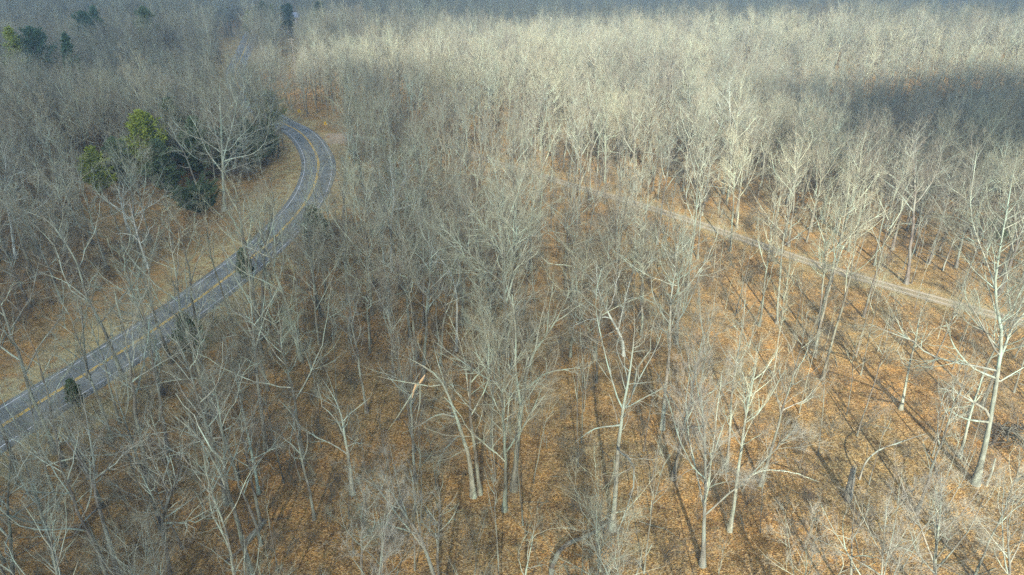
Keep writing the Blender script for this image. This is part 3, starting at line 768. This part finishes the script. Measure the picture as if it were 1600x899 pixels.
# the wood goes on below and behind the camera and throws its shadows forward
gx2, gy2 = np.meshgrid(np.arange(-70, 130, 7.0), np.arange(-45, 31, 7.0)); P = np.stack([gx2.ravel(), gy2.ravel()], 1) + (rng.random((gx2.size, 2)) - 0.5)*6
P = P[allowed(P)]; n = len(P); s = rng.uniform(0.6, 1.0, n)
P = P[(np.hypot(P[:, 0], P[:, 1]) > 6) & ((P[:, 0] < 12) | (rng.random(n) < 0.4))]; n = len(P); s = s[:n]
tz = height(P[:, 0], P[:, 1]); far_pts += list(np.stack([P[:, 0], P[:, 1], tz], 1)); far_idx += list(rng.choice(4, n)); far_rot += list(np.stack([np.zeros(n), np.zeros(n), rng.random(n)*6.283], 1)); far_scl += list(np.stack([s, s, s], 1))
print('far forest', len(far_pts))
COL_T = source_collection('bare_tree_mass', [p['merged'] for p in PROTO[:10]]); COL_C = source_collection('bare_crown_mass', [p['parts'][2] for p in PROTO[:10]])
scatter('far_forest', far_pts, far_rot, far_scl, far_idx, [COL_T, COL_C], 'grey-beige mass of bare woodland stretching to the horizon', 'forest')

# slender young trees
P2 = candidates(34, 110, 5.4, rng); P2 = P2[allowed(P2, 6.0, 2.6, 1.2)]
x, y, _ = project(np.stack([P2[:, 0], P2[:, 1], height(P2[:, 0], P2[:, 1])], 1))
P2 = P2[rng.random(len(P2)) < np.where((x > 1080) & (y > 380), 0.6, 0.8)]; P2 = P2[np.argsort(np.hypot(P2[:, 0], P2[:, 1]))]
SAP = []; sp_far = []
for p in P2:
    z = float(height(p[0], p[1])); k = int(rng.integers(10, 13)); s = rng.uniform(0.45, 0.95)
    x, y, _ = project(np.array([p[0], p[1], z + 5])); 
    if -20 < x < 1620 and 0 < y < 900 and len(SAP) < 290:
        o = plant(PROTO[k]['parts'], (p[0], p[1], z), rng.random()*6.283, (s*0.9, s*0.9, s), 'slender_sapling', rng.normal(size=2)*0.06)
        SAP.append((o, Vector((p[0], p[1], z)), 'slim', PROTO[k]['H']*s, False))
print('saplings', len(SAP))

# undergrowth: twiggy brush
def brush_mesh(seed, hgt, stems):
    rg = np.random.default_rng(seed); st = []
    for q in range(stems):
        a = rg.random()*6.283; d = nrm(np.array([math.cos(a)*0.45, math.sin(a)*0.45, 1.0])); p = np.array([rg.normal()*0.25, rg.normal()*0.25, -0.05]); c = [p]
        for j in range(5): c.append(c[-1] + d*hgt*rg.uniform(0.14, 0.24)); d = nrm(d + rg.normal(size=3)*0.18)
        st.append(c)
    st = np.array(st); rr = np.full((stems, 6), 0.016)*np.linspace(1, 0.35, 6)[None]
    A, Ar = branches(rg, st, rr, 3.2, 0.15, 1, (25, 60), 0.45, 4, 0.2, 0.05, rmin=0.005)
    B_, Br = branches(rg, A, Ar, 4.0, 0.1, 1, (25, 60), 0.5, 3, 0.2, 0.03, rmin=0.0045, taper=0.5, lmin=0.2)
    Vs, Fs, b0 = [], [], 0
    for P_, R_, sd in ((st, rr, 4), (A, Ar, 3), (B_, Br, 3)):
        V, F_ = tubes(P_, R_, sd); Vs.append(V); Fs.append(F_ + b0); b0 += len(V)
    return mesh_np('brush', np.concatenate(Vs), np.concatenate(Fs), [M_BRUSH], False)
COL_B = source_collection('brush_mass', [brush_mesh(40 + q, [1.8, 2.6, 3.6, 4.8][q], [11, 12, 10, 9][q]) for q in range(4)])
P3 = candidates(32, 190, 2.3, rng); P3 = P3[allowed(P3, 5.5, 2.2, 0.3)]
x, y, _ = project(np.stack([P3[:, 0], P3[:, 1], height(P3[:, 0], P3[:, 1])], 1))
kp = np.where(x < 520, 1.0, np.where((y > 560), 0.3, 0.75)); kp = np.where((x > 1080) & (y > 300), 0.34, kp)
P3 = P3[rng.random(len(P3)) < kp]; n = len(P3); s = rng.uniform(0.5, 1.15, n)
scatter('undergrowth', np.stack([P3[:, 0], P3[:, 1], height(P3[:, 0], P3[:, 1])], 1), np.stack([np.zeros(n), np.zeros(n), rng.random(n)*6.283], 1), np.stack([s, s, s], 1),
        rng.integers(0, 4, n), [COL_B], 'brown twiggy undergrowth between the trunks', 'undergrowth')
print('brush', n)

# fallen sticks on the litter
def stick_mesh(seed, ln):
    rg = np.random.default_rng(seed); st = np.array([[[0, 0, 0.05], [ln*0.3, rg.normal()*0.1, 0.08], [ln*0.65, rg.normal()*0.2, 0.06], [ln, rg.normal()*0.3, 0.12]]]); rr = 0.012*ln*np.array([[1, .85, .6, .2]])
    A, Ar = branches(rg, st, rr, 1.6, 0.3, 1, (25, 60), 0.35, 4, 0.15, 0.0); A[:, :, 2] = np.clip(A[:, :, 2], 0.02, 0.6)
    B_, Br = branches(rg, A, Ar, 2.0, 0.2, 1, (25, 60), 0.4, 3, 0.15, 0.0); B_[:, :, 2] = np.clip(B_[:, :, 2], 0.02, 0.7)
    Vs, Fs, b0 = [], [], 0
    for P_, R_, sd in ((st, rr, 6), (A, Ar, 4), (B_, Br, 3)):
        V, F_ = tubes(P_, R_, sd); Vs.append(V); Fs.append(F_ + b0); b0 += len(V)
    return mesh_np('stick', np.concatenate(Vs), np.concatenate(Fs), [M_TRUNK], False)
COL_S = source_collection('stick_mass', [stick_mesh(60 + q, [2.0, 3.2, 4.5, 6.5][q]) for q in range(4)])
P5 = candidates(32, 110, 5.0, rng, 1.0); P5 = P5[allowed(P5, 5.0, 2.2, 0.3)]; n = len(P5); s = rng.uniform(0.4, 0.95, n)
scatter('fallen_sticks', np.stack([P5[:, 0], P5[:, 1], height(P5[:, 0], P5[:, 1])], 1), np.stack([np.zeros(n), np.zeros(n), rng.random(n)*6.283], 1), np.stack([s, s, s], 1),
        rng.choice(4, n, p=[.4, .3, .2, .1]), [COL_S], 'grey fallen sticks and branches strewn over the leaf litter', 'fallen branches')

# ------------------------------------------------------------------ labels for the trees that share the wood
NUM = ['first', 'second', 'third', 'fourth', 'fifth', 'sixth', 'seventh', 'eighth', 'ninth', 'tenth', 'eleventh', 'twelfth', 'thirteenth', 'fourteenth', 'fifteenth', 'sixteenth', 'seventeenth', 'eighteenth', 'nineteenth', 'twentieth']
def ordn(i): return NUM[i] if i < 20 else ('twenty-' + NUM[i-20] if i < 29 else 'thirtieth' if i == 29 else 'thirty-' + NUM[i-30])
def road_side(p):
    i = int(((ROAD - np.array([p.x, p.y]))**2).sum(1).argmin()); i = min(max(i, 1), len(ROAD) - 2); t = ROAD[i+1] - ROAD[i-1]; d = np.array([p.x, p.y]) - ROAD[i]
    return 'left' if t[0]*d[1] - t[1]*d[0] > 0 else 'right'
def zone(p):
    if road_side(p) == 'left': return 'left of the road'
    i = int(((TRACK - np.array([p.x, p.y]))**2).sum(1).argmin()); i = min(max(i, 1), len(TRACK) - 2); t = TRACK[i+1] - TRACK[i-1]; d = np.array([p.x, p.y]) - TRACK[i]
    beyond = t[0]*d[1] - t[1]*d[0] > 0
    if p.y > 130 and p.x < -20: return 'beyond the bend'
    if beyond: return 'beyond the gravel track'
    x, y, _ = project(np.array([p.x, p.y, p.z]))
    side = 'near the road' if x < 560 else 'in mid wood' if x < 1060 else 'on the sunlit slope'
    row = 'bottom edge' if y > 860 else 'front rows' if y > 640 else 'middle rows' if y > 450 else 'back rows'
    return side + ', ' + row
def auto_labels(items, noun, cat, grp):
    B_ = {}
    for it in items:
        if it[4]: continue
        o, p, hb, Hh, _ = it
        size = 'tall' if Hh > 20 else 'shorter' if Hh < 16.5 else 'mid-height'
        if noun == 'sapling': size = 'taller' if Hh > 10 else 'thin'; form = 'bare'
        else: form = FORM[hb]
        B_.setdefault((size, form, zone(p)), []).append((float(project(np.array(p))[0]), o))
    for (size, form, zn), L_ in B_.items():
        L_.sort(key=lambda q: q[0])
        for i, (x, o) in enumerate(L_):
            tail = '' if len(L_) == 1 else ', %s such from left' % ordn(i)
            tag(o, '%s %s %s %s%s' % (size, form, noun, zn, tail), cat, grp)
auto_labels(TREES, 'tree', 'bare tree', 'bare winter trees')
auto_labels(SAP, 'sapling', 'sapling', 'slender saplings under the bare trees')
#%%PART5

tri = sum(len(me.polygons)*2 for me in bpy.data.meshes); print('triangles about', tri)
# ------------------------------------------------------------------ evergreens
def needle_mat(name, cols):
    m, nt, b = newmat(name); L = nt.links
    tc = N(nt, 'ShaderNodeTexCoord'); oi = N(nt, 'ShaderNodeObjectInfo')
    n1 = N(nt, 'ShaderNodeTexNoise', Scale=1.6, Detail=3.0); L.new(tc.outputs['Object'], n1.inputs['Vector'])
    c = ramp(nt, n1.outputs['Fac'], [(0.3, cols[0]), (0.5, cols[1]), (0.7, cols[2])])
    L.new(c, b.inputs['Base Color']); return m
M_CEDAR = needle_mat('dark_cedar_needles', [(0.035, 0.060, 0.03), (0.065, 0.10, 0.05), (0.10, 0.13, 0.06)])
M_OLIVE = needle_mat('olive_cedar_needles', [(0.08, 0.115, 0.02), (0.165, 0.205, 0.03), (0.245, 0.27, 0.055)])
M_PINE = needle_mat('far_pine_needles', [(0.025, 0.055, 0.035), (0.045, 0.09, 0.055), (0.07, 0.12, 0.07)])

def cedar_meshes(seed, Hh, Rr, mat, shape='cone', n=6500):
    rg = np.random.default_rng(seed)
    nb = 170; u = rg.random(nb)**0.8; z = Hh*(0.10 + 0.86*u); az = rg.random(nb)*6.283
    if shape == 'cone': prof = (1 - u)**0.75*(0.55 + 0.45*np.minimum(1, u*6)) + 0.05
    else: prof = np.sin(np.pi*np.clip(u*0.9 + 0.12, 0, 1))**0.6
    ln = Rr*prof*rg.uniform(0.45, 1.25, nb)
    D = nrm(np.stack([np.cos(az), np.sin(az), rg.uniform(0.1, 0.7, nb)], 1))
    S = np.stack([np.zeros(nb), np.zeros(nb), z], 1)
    P = np.stack([S + D*(ln*q)[:, None] + np.array([0, 0, 1.0])*(0.18*q*q*ln)[:, None] for q in np.linspace(0, 1, 4)], 1)
    V, F_ = tubes(P, np.full((nb, 4), 0.03)*np.linspace(1, 0.2, 4)[None], 3)
    own = rg.integers(0, nb, n); q = rg.random(n)**0.55
    c = S[own] + D[own]*(ln[own]*q)[:, None] + rg.normal(size=(n, 3))*0.16*(Hh/7)**0.5
    c[:, 2] += 0.18*q*q*ln[own]
    a = nrm(D[own] + rg.normal(size=(n, 3))*0.55 + np.array([0, 0, 0.25])); bb = nrm(np.cross(a, rg.normal(size=(n, 3))))
    w = (0.11*rg.uniform(0.7, 1.4, n)*(Hh/7)**0.4)[:, None]; l_ = (0.32*rg.uniform(0.7, 1.4, n)*(Hh/7)**0.4)[:, None]
    nn = np.cross(a, bb)
    # a spray is a small three-sided spindle
    v = np.stack([c - a*l_*0.5, c + bb*w, c - bb*w*0.6 + nn*w*0.7, c - bb*w*0.5 - nn*w*0.7, c + a*l_], 1).reshape(-1, 3)
    i = np.arange(n)*5
    tri = np.concatenate([np.stack([i, i + x, i + y], 1) for x, y in ((2, 1), (3, 2), (1, 3))] + [np.stack([i + 4, i + x, i + y], 1) for x, y in ((1, 2), (2, 3), (3, 1))])
    cm = mesh_np('crown', v, tri, [mat], False)
    tp = np.array([[[0, 0, -0.2], [0, 0, Hh*0.3], [0.03, 0.02, Hh*0.65], [0, 0, Hh*0.97]]])
    Vt, Ft = tubes(tp, np.array([[0.13, 0.10, 0.06, 0.015]])*Hh/7, 7)
    tm = mesh_np('trunk', np.concatenate([Vt, V]), np.concatenate([Ft, F_ + len(Vt)]), [M_BRUSH])
    return tm, cm

def stand(px, py_top, Hh):
    d = ray(px, py_top); t = 20.0
    while CAM_H + d[2]*t > float(height(d[0]*t, d[1]*t)) + Hh and t < 3000: t *= 1.004
    return Vector((d[0]*t, d[1]*t, float(height(d[0]*t, d[1]*t))))

def evergreen(B, Hh, Rr, mat, shape, label, seed, name='cedar_tree', cat='evergreen tree', dens=0):
    tm, cm = cedar_meshes(seed, Hh, Rr, mat, shape, dens or (8500 if B.y < 170 else 3500))
    o = empty(name, B); link('trunk', tm, o); link('crown', cm, o)
    tag(o, label, cat, 'evergreens among the bare trees'); return o
EV = [((262, 306), (262, 218), 4.6, M_CEDAR, 'cone', 'dark full cedar just right of the tall yellow-green cedar'), ((352, 274), (350, 205), 5.0, M_CEDAR, 'round', 'dark spreading cedar hidden behind the crown of the huge tree'),
      ((222, 262), (220, 186), 4.4, M_CEDAR, 'cone', 'dark cedar at the back of the clump, behind the yellow-green one'), ((418, 252), (415, 190), 3.8, M_CEDAR, 'cone', 'dark cedar nearest the inside of the road bend'),
      ((245, 288), (238, 172), 6.2, M_OLIVE, 'cone', 'tall yellow-green cedar left of the huge white-limbed tree'),
      ((162, 312), (164, 230), 4.2, M_OLIVE, 'cone', 'bright green cedar, leftmost of the clump inside the road bend'),
      ((284, 268), (280, 152), 4.6, M_CEDAR, 'cone', 'dark olive cedar top showing behind the yellow-green cedar'),
      ((322, 282), (318, 182), 6.0, M_CEDAR, 'cone', 'dark cedar directly behind the huge white-limbed tree'),
      ((392, 268), (394, 184), 5.0, M_CEDAR, 'cone', 'dark cedar between the huge white-limbed tree and the road bend'),
      ((424, 212), (424, 142), 4.8, M_OLIVE, 'round', 'olive evergreen at the start of the road bend'),
      ((312, 336), (310, 296), 5.2, M_CEDAR, 'round', 'low wide dark cedar bush at the foot of the huge tree'),
      ((196, 300), (194, 215), 3.8, M_CEDAR, 'cone', 'dark narrow cedar between two brighter cedars'),
      ((122, 636), (119, 594), 1.0, M_CEDAR, 'cone', 'small dark cedar on the near edge of the road'),
      ((302, 562), (294, 490), 2.6, M_CEDAR, 'cone', 'dark ragged evergreen shrub below the road at left'),
      ((386, 438), (380, 390), 1.2, M_CEDAR, 'cone', 'small dark cedar on the road shoulder before the bend'),
      ((496, 388), (494, 322), 2.6, M_CEDAR, 'cone', 'dark cedar right of the road below the curve'),
      ((1557, 378), (1556, 346), 2.0, M_CEDAR, 'round', 'small dark evergreen beyond the track at the right edge')]
for k, (bpx, tpx, Rr, mt, sh, lb) in enumerate(EV):
    B = ground(*bpx); evergreen(B, max(1.5, on_plane(*tpx, B.y).z - B.z), Rr, mt, sh, lb, 900 + k, 'evergreen_shrub' if 'shrub' in lb or 'bush' in lb else 'cedar_tree', dens=1500 if 'near edge' in lb or 'below the road' in lb else 0)
FARE = [((12, 40), 25, 5.6, M_OLIVE, 'yellow-green pine at the far left edge of the wood'), ((43, 38), 25, 6.5, M_PINE, 'dark green pine second from the left edge, far back'),
        ((98, 50), 24, 3.6, M_PINE, 'small narrow dark pine, third from the left far back'), ((222, 8), 24, 5.6, M_CEDAR, 'dark pine far back left of the road gap'),
        ((143, 8), 24, 6.0, M_PINE, 'bluish distant pine, farthest at the left'), ((125, 15), 23, 6.0, M_PINE, 'bluish low pine beside the farthest one'), ((409, 2), 19, 6.5, M_PINE, 'tallest dark pine behind the roadside house'), ((399, 10), 15, 5.0, M_PINE, 'lower dark pine beside the tallest one by the house'),
        ((441, 8), 16, 5.0, M_PINE, 'dark pine behind the open field strip'), ((449, 4), 18, 3.6, M_PINE, 'slim dark pine behind the brown house'), ((386, 17), 14, 4.5, M_OLIVE, 'olive evergreen beside the far power pole'), ((497, -4), 20, 4.0, M_PINE, 'dark pine top right of the leaning power pole'), ((424, 6), 15, 3.6, M_OLIVE, 'yellowish evergreen between the dark pines by the house')]
for k, (tpx, Hh, Rr, mt, lb) in enumerate(FARE):
    evergreen(stand(tpx[0], max(tpx[1], 1), Hh), Hh, Rr, mt, 'round' if k % 2 else 'cone', lb, 950 + k, 'pine_tree')

# trees that still hold dry orange leaves
m, nt, b = newmat('dry_orange_leaves'); L = nt.links
oi = N(nt, 'ShaderNodeTexCoord'); n1 = N(nt, 'ShaderNodeTexNoise', Scale=4.0); L.new(oi.outputs['Object'], n1.inputs['Vector'])
L.new(ramp(nt, n1.outputs['Fac'], [(0.3, (0.22, 0.10, 0.055)), (0.5, (0.38, 0.19, 0.10)), (0.7, (0.50, 0.30, 0.18))]), b.inputs['Base Color']); M_DRY = m
for k, (bpx, tpx, frac, lb) in enumerate([((545, 535), (541, 462), 0.9, 'small beech holding dry orange leaves near the road curve'), ((1532, 418), (1530, 318), 0.25, 'tree with faded orange leaves beyond the track at right')]):
    B = ground(*bpx); Hh = on_plane(*tpx, B.y).z - B.z; rg = np.random.default_rng(700 + k)
    t = grow_tree(rg, Hh, 'vase', r0=0.10, twig=0.6); o = plant(tree_meshes(t), B, 0, (1, 1, 1), 'beech_tree')
    tips = t['crown'][2][0][:, -1]; tips = tips[rg.random(len(tips)) < frac*0.5]; n = len(tips)
    a = nrm(rg.normal(size=(n, 3))); bb = nrm(np.cross(a, rg.normal(size=(n, 3)))); s = rg.uniform(0.05, 0.10, n)[:, None]; nn = np.cross(a, bb)*s*0.3
    v = np.stack([tips, tips + a*s + bb*s*0.5 + nn, tips + a*s*2, tips + a*s - bb*s*0.5 + nn], 1).reshape(-1, 3); i = np.arange(n)*4
    link('foliage', mesh_np('foliage', v, np.concatenate([np.stack([i, i+1, i+2], 1), np.stack([i, i+2, i+3], 1)]), [M_DRY], False), o)
    tag(o, lb, 'beech tree')

# ------------------------------------------------------------------ fallen wood, snags, bent saplings
def wood(name, pts, rads, label, mat, cat, twigs=0, seed=0, ragged=False, origin=None):
    rg = np.random.default_rng(seed); P = catmull(np.array(pts, float), 0.5); q = np.linspace(0, 1, len(P)); rr = np.interp(q, np.linspace(0, 1, len(rads)), rads)
    P[1:-1] += rg.normal(size=(len(P) - 2, 3))*0.02; o0 = Vector(P[0]); P = P - np.array(o0)
    mb = MB(); mb.tube(P, rr*(1 + 0.06*rg.normal(size=len(P))), 9)
    if ragged:
        for a in range(6):
            an = a*1.05; r_ = rr[-1]; top = P[-1] + np.array([math.cos(an)*r_*0.6, math.sin(an)*r_*0.6, 0])
            mb.tube(np.array([top - [0, 0, 0.2], top + [0, 0, 0.15 + 0.5*rg.random()]]), np.array([r_*0.38, 0.01]), 5)
    o = empty(name, o0); link('trunk' if cat != 'log' else 'stem', mb.mesh('stem', mat), o)
    if twigs:
        a, ar = branches(rg, P[None], rr[None], twigs, 0.35, 1, (25, 60), 0.22, 5, 0.2, 0.08); b2, br = branches(rg, a, ar, 2.5, 0.1, 1, (25, 60), 0.5, 3, 0.2, 0.03)
        V1, F1 = tubes(a, ar, 4); V2, F2 = tubes(b2, br, 3)
        link('crown', mesh_np('crown', np.concatenate([V1, V2]), np.concatenate([F1, F2 + len(V1)]), [M_TWIG], False), o)
    tag(o, label, cat)
def gz(px, py, dz): v = ground(px, py); return np.array([v.x, v.y, v.z + dz])
def bent(pix, rads, name, label, cat, rise, **kw):
    B = ground(*pix[0]); Yd = B.y; wood(name, [np.array(on_plane(p[0], p[1], Yd + rise*i)) + (np.array([0, 0, -0.1]) if i == 0 else 0) for i, p in enumerate(pix)], rads, label, M_LIMB, cat, **kw)
wood('fallen_log', [gz(858, 920, 0.1), gz(866, 885, 0.7), gz(885, 862, 0.8), gz(915, 846, 0.5), gz(945, 826, 0.35), gz(962, 808, 0.25)], [.2, .2, .18, .16, .12, .08], 'arched fallen grey trunk beside the foot of the twisted pale tree', M_TRUNK, 'log', twigs=0.8, seed=3)
wood('fallen_log', [gz(386, 850, 0.18), gz(400, 834, 0.22), gz(414, 816, 0.2)], [.26, .27, .22], 'short thick fallen log lying on litter at lower left', M_TRUNK, 'log', seed=4)
wood('fallen_log', [gz(352, 880, 0.12), gz(376, 862, 0.15), gz(386, 853, 0.16)], [.10, .12, .12], 'thin dark fallen pole meeting the short thick log', M_BRUSH, 'log', seed=5)
bent([(1325, 782), (1329, 758), (1334, 734)], [.34, .28, .25], 'broken_snag', 'broken-off dead tree snag with jagged pale top', 'snag', 0.0, ragged=True, seed=6)
bent([(1343, 750), (1352, 725), (1372, 704), (1410, 690), (1447, 678)], [.08, .075, .06, .05, .02], 'bent_sapling', 'white bent sapling arching away from the broken snag', 'sapling', 0.25, seed=7, twigs=0.5)
bent([(1160, 768), (1172, 746), (1198, 735), (1240, 739), (1280, 753)], [.06, .055, .05, .04, .015], 'bent_sapling', 'thin bowed sapling bending over between brushy trees', 'sapling', 0.2, seed=8, twigs=1.5)
bent([(1542, 760), (1549, 740), (1556, 717)], [.10, .09, .07], 'broken_snag', 'short pale broken stem right of the tall white-limbed tree', 'snag', 0.0, seed=9)
# brush pile of dead branches
B = ground(1578, 690); rg = np.random.default_rng(21); st = []
for q in range(70):
    a = rg.random()*6.283; c = np.array([rg.normal()*1.3, rg.normal()*0.9, 0.15 + rg.random()*1.2]); d = nrm(np.array([math.cos(a), math.sin(a), rg.normal()*0.35])); l_ = rg.uniform(1.0, 2.6)
    st.append([c - d*l_/2, c + rg.normal(size=3)*0.12, c + d*l_/2])
st = np.array(st); st[:, :, 2] = np.maximum(st[:, :, 2], 0.05); sr = np.full((70, 3), 0.05)*rg.uniform(0.5, 1.6, (70, 1))*np.array([1, .85, .4])
t1, r1 = branches(rg, st, sr, 2.2, 0.1, 1, (25, 70), 0.35, 3, 0.2, 0.02); V1, F1 = tubes(st, sr, 6); V2, F2 = tubes(t1, r1, 3)
o = empty('brush_pile', B); link('branches', mesh_np('branches', V1, F1, [M_BRUSH]), o); link('twigs', mesh_np('twigs', V2, F2, [M_BRUSH], False), o)
tag(o, 'dark tangled pile of dead branches at the right edge', 'brush pile')
# orange wounds of the snapped limb on the arching tree
h = HERO[1]
def plain(name, col, rough=0.7):
    m, nt, b = newmat(name); tc = N(nt, 'ShaderNodeTexCoord'); n = N(nt, 'ShaderNodeTexNoise', Scale=3.0, Detail=4.0); nt.links.new(tc.outputs['Object'], n.inputs['Vector'])
    nt.links.new(mix(nt, n.outputs['Fac'], tuple(c*0.75 for c in col), tuple(min(1, c*1.2) for c in col)), b.inputs['Base Color']); b.inputs['Roughness'].default_value = rough; return m
M_WOUND = plain('fresh_split_wood', (0.62, 0.40, 0.20)); M_POLE = plain('weathered_pole', (0.40, 0.35, 0.29)); M_SIGN = plain('sign_yellow', (0.80, 0.50, 0.03), 0.45); M_BLACK = plain('sign_black', (0.02, 0.02, 0.02), 0.5)
M_STEEL = plain('galvanised_steel', (0.35, 0.36, 0.36), 0.5); M_WALL = plain('brown_siding', (0.22, 0.14, 0.10)); M_WALL2 = plain('pale_siding', (0.42, 0.42, 0.42)); M_ROOF = plain('grey_roof', (0.30, 0.32, 0.35)); M_GLASS = plain('dark_window_glass', (0.03, 0.035, 0.045), 0.1); M_TRIM = plain('white_trim', (0.7, 0.7, 0.68))
for pth, rr in (([(664, 586), (659, 594), (652, 604)], [.03, .11, .05]), ([(650, 601), (646, 612), (644, 622)], [.10, .09, .02]), ([(655, 598), (640, 622), (622, 650), (604, 676)], [.09, .06, .04, .01]), ([(657, 600), (656, 630), (650, 660), (646, 684)], [.07, .05, .03, .01])):
    mb = MB(); mb.tube(np.array([np.array(on_plane(*p, h['B'].y + 0.4) - h['B']) for p in pth]), np.array(rr), 6)
    o = link('split_wood' if len(pth) == 3 else 'snapped_limb', mb.mesh('split_wood', M_WOUND if len(pth) == 3 else M_LIMB), h['o'])

# ------------------------------------------------------------------ chevron signs, power poles, houses
def chevron(px, py, face, label, sc=1.0):
    """px, py: centre of the plate; stands 1.9 m above the ground"""
    d = ray(px, py); t = 10.0
    while CAM_H + d[2]*t > float(height(d[0]*t, d[1]*t)) + 1.9: t += 0.1
    B = Vector((d[0]*t, d[1]*t, float(height(d[0]*t, d[1]*t))))
    o = empty('chevron_sign', B); o.scale = (sc, sc, 1); o.rotation_euler.z = face
    mb = MB(); mb.tube(np.array([[0, 0.05, -0.3], [0, 0.05, 2.3]]), np.array([0.035, 0.035]), 6); link('post', mb.mesh('post', M_STEEL), o)
    mb = MB(); mb.box((0, 0, 1.9), (0.80, 0.025, 1.0)); pl = link('plate', mb.mesh('plate', M_SIGN, 0.008), o)
    mb = MB()
    for s in (1, -1):
        V = [(-0.28, -0.020, 1.9 + s*0.40), (-0.06, -0.020, 1.9 + s*0.40), (0.28, -0.020, 1.9), (0.06, -0.020, 1.9)]
        V = V + [(x, -0.015, z) for x, _, z in V]
        mb.add(V, [(0, 1, 2, 3) if s > 0 else (3, 2, 1, 0), (4, 7, 6, 5), (0, 4, 5, 1), (1, 5, 6, 2), (2, 6, 7, 3), (3, 7, 4, 0)])
    link('chevron', mb.mesh('chevron', M_BLACK), pl)
    tag(o, label, 'road sign', 'yellow curve signs round the bend')
chevron(467, 174, math.radians(-6), 'yellow curve sign farthest up the bend')
chevron(508, 193, math.radians(-22), 'yellow curve sign in the middle of the outer bend')
chevron(546, 246, math.radians(-62), 'yellow curve sign seen edge-on nearest the track entrance')

def pole(bpx, tpx, label, arm=True, rz=0.0):
    B = ground(*bpx); T = on_plane(*tpx, B.y) - B; Hh = T.z; o = empty('power_pole', B)
    mb = MB(); mb.tube(np.array([[0, 0, -0.4], [T.x*0.5, 0, Hh*0.5], [T.x, 0, Hh]]), np.array([.20, .17, .13]), 8); link('shaft', mb.mesh('shaft', M_POLE), o)
    if arm:
        mb = MB(); mb.box((T.x, -0.16, Hh - 0.5), (2.6, 0.12, 0.14), rz); ar = link('crossarm', mb.mesh('crossarm', M_POLE), o)
        for q in (-1.15, -0.5, 0.5, 1.15):
            mb = MB(); mb.tube(np.array([[T.x + q, -0.16, Hh - 0.44], [T.x + q, -0.16, Hh - 0.16]]), np.array([0.05, 0.035]), 6); link('insulator', mb.mesh('insulator', M_TRIM), ar)
    tag(o, label, 'power pole', 'power poles by the far road')
pole((461, 104), (455, 60), 'pale power pole in the open strip beyond the bend')
pole((481, 36), (476, 10), 'pale power pole beside the brown house, farthest right')
pole((392, 37), (390, 17), 'power pole left of the far road gap', False)

def house(bpx, wd, dp, wh, rh, rz, wall, label):
    B = ground(*bpx); o = empty('house', B); o.rotation_euler.z = rz
    mb = MB(); V = [(-wd/2, -dp/2, -0.4), (wd/2, -dp/2, -0.4), (wd/2, dp/2, -0.4), (-wd/2, dp/2, -0.4), (-wd/2, -dp/2, wh), (wd/2, -dp/2, wh), (wd/2, dp/2, wh), (-wd/2, dp/2, wh), (-wd/2, 0, wh + rh), (wd/2, 0, wh + rh)]
    mb.add(V, [(0, 1, 5, 4), (2, 3, 7, 6), (1, 2, 6, 9, 5), (3, 0, 4, 8, 7)]); link('wall', mb.mesh('wall', wall), o)
    mb = MB(); e = 0.45
    for s in (-1, 1):
        a = [(-wd/2 - e, s*(dp/2 + e), wh - e*rh/(dp/2) + 0.02), (wd/2 + e, s*(dp/2 + e), wh - e*rh/(dp/2) + 0.02), (wd/2 + e, 0, wh + rh + 0.02), (-wd/2 - e, 0, wh + rh + 0.02)]
        mb.add(a + [(x, y, z + 0.18) for x, y, z in a], [(0, 1, 2, 3), (7, 6, 5, 4), (0, 4, 5, 1), (1, 5, 6, 2), (2, 6, 7, 3), (3, 7, 4, 0)])
    rf = link('roof', mb.mesh('roof', M_ROOF), o)
    mb = MB(); mb.box((wd*0.2, dp*0.12, wh + rh), (0.7, 0.7, 1.6)); link('chimney', mb.mesh('chimney', M_WALL), rf)
    mb = MB(); mb.box((0.3, -dp/2 - 0.03, 1.0), (1.0, 0.06, 2.1)); link('door', mb.mesh('door', M_TRIM), o)
    for q in (-wd*0.34, -wd*0.15, wd*0.2, wd*0.36):
        mb = MB(); mb.box((q, -dp/2 - 0.025, wh*0.58), (1.3, 0.05, 1.2)); f = link('window', mb.mesh('window', M_TRIM), o)
        mb = MB(); mb.box((q, -dp/2 - 0.055, wh*0.58), (1.08, 0.02, 0.98)); link('pane', mb.mesh('pane', M_GLASS), f)
    tag(o, label, 'house')
house((464, 34.5), 15, 9, 3.2, 3.0, math.radians(4), M_WALL, 'low brown house with grey roof beyond the open strip')
house((401, 31), 13, 8, 3.0, 2.4, math.radians(-12), M_WALL2, 'pale low house with blue-grey roof left of the far road')

# ------------------------------------------------------------------ haze
zmin = float(Zg.min()) - 1.0
mb = MB(); mb.box((0, 3050, (zmin + 90)/2), (12600, 8200, 90 - zmin))
m = bpy.data.materials.new('haze_air'); m.use_nodes = True; nt = m.node_tree
for n in list(nt.nodes):
    if n.type != 'OUTPUT_MATERIAL': nt.nodes.remove(n)
pv = N(nt, 'ShaderNodeVolumePrincipled'); pv.inputs['Color'].default_value = (0.55, 0.78, 1.0, 1); pv.inputs['Density'].default_value = HAZE
pv.inputs['Density Attribute'].default_value = ''; pv.inputs['Anisotropy'].default_value = 0.0
nt.links.new(pv.outputs['Volume'], nt.nodes['Material Output'].inputs['Volume'])
hz = link('haze', mb.mesh('haze', m)); tag(hz, 'thin bluish winter haze over the wood', None, kind='stuff')
hz.display_type = 'WIRE'
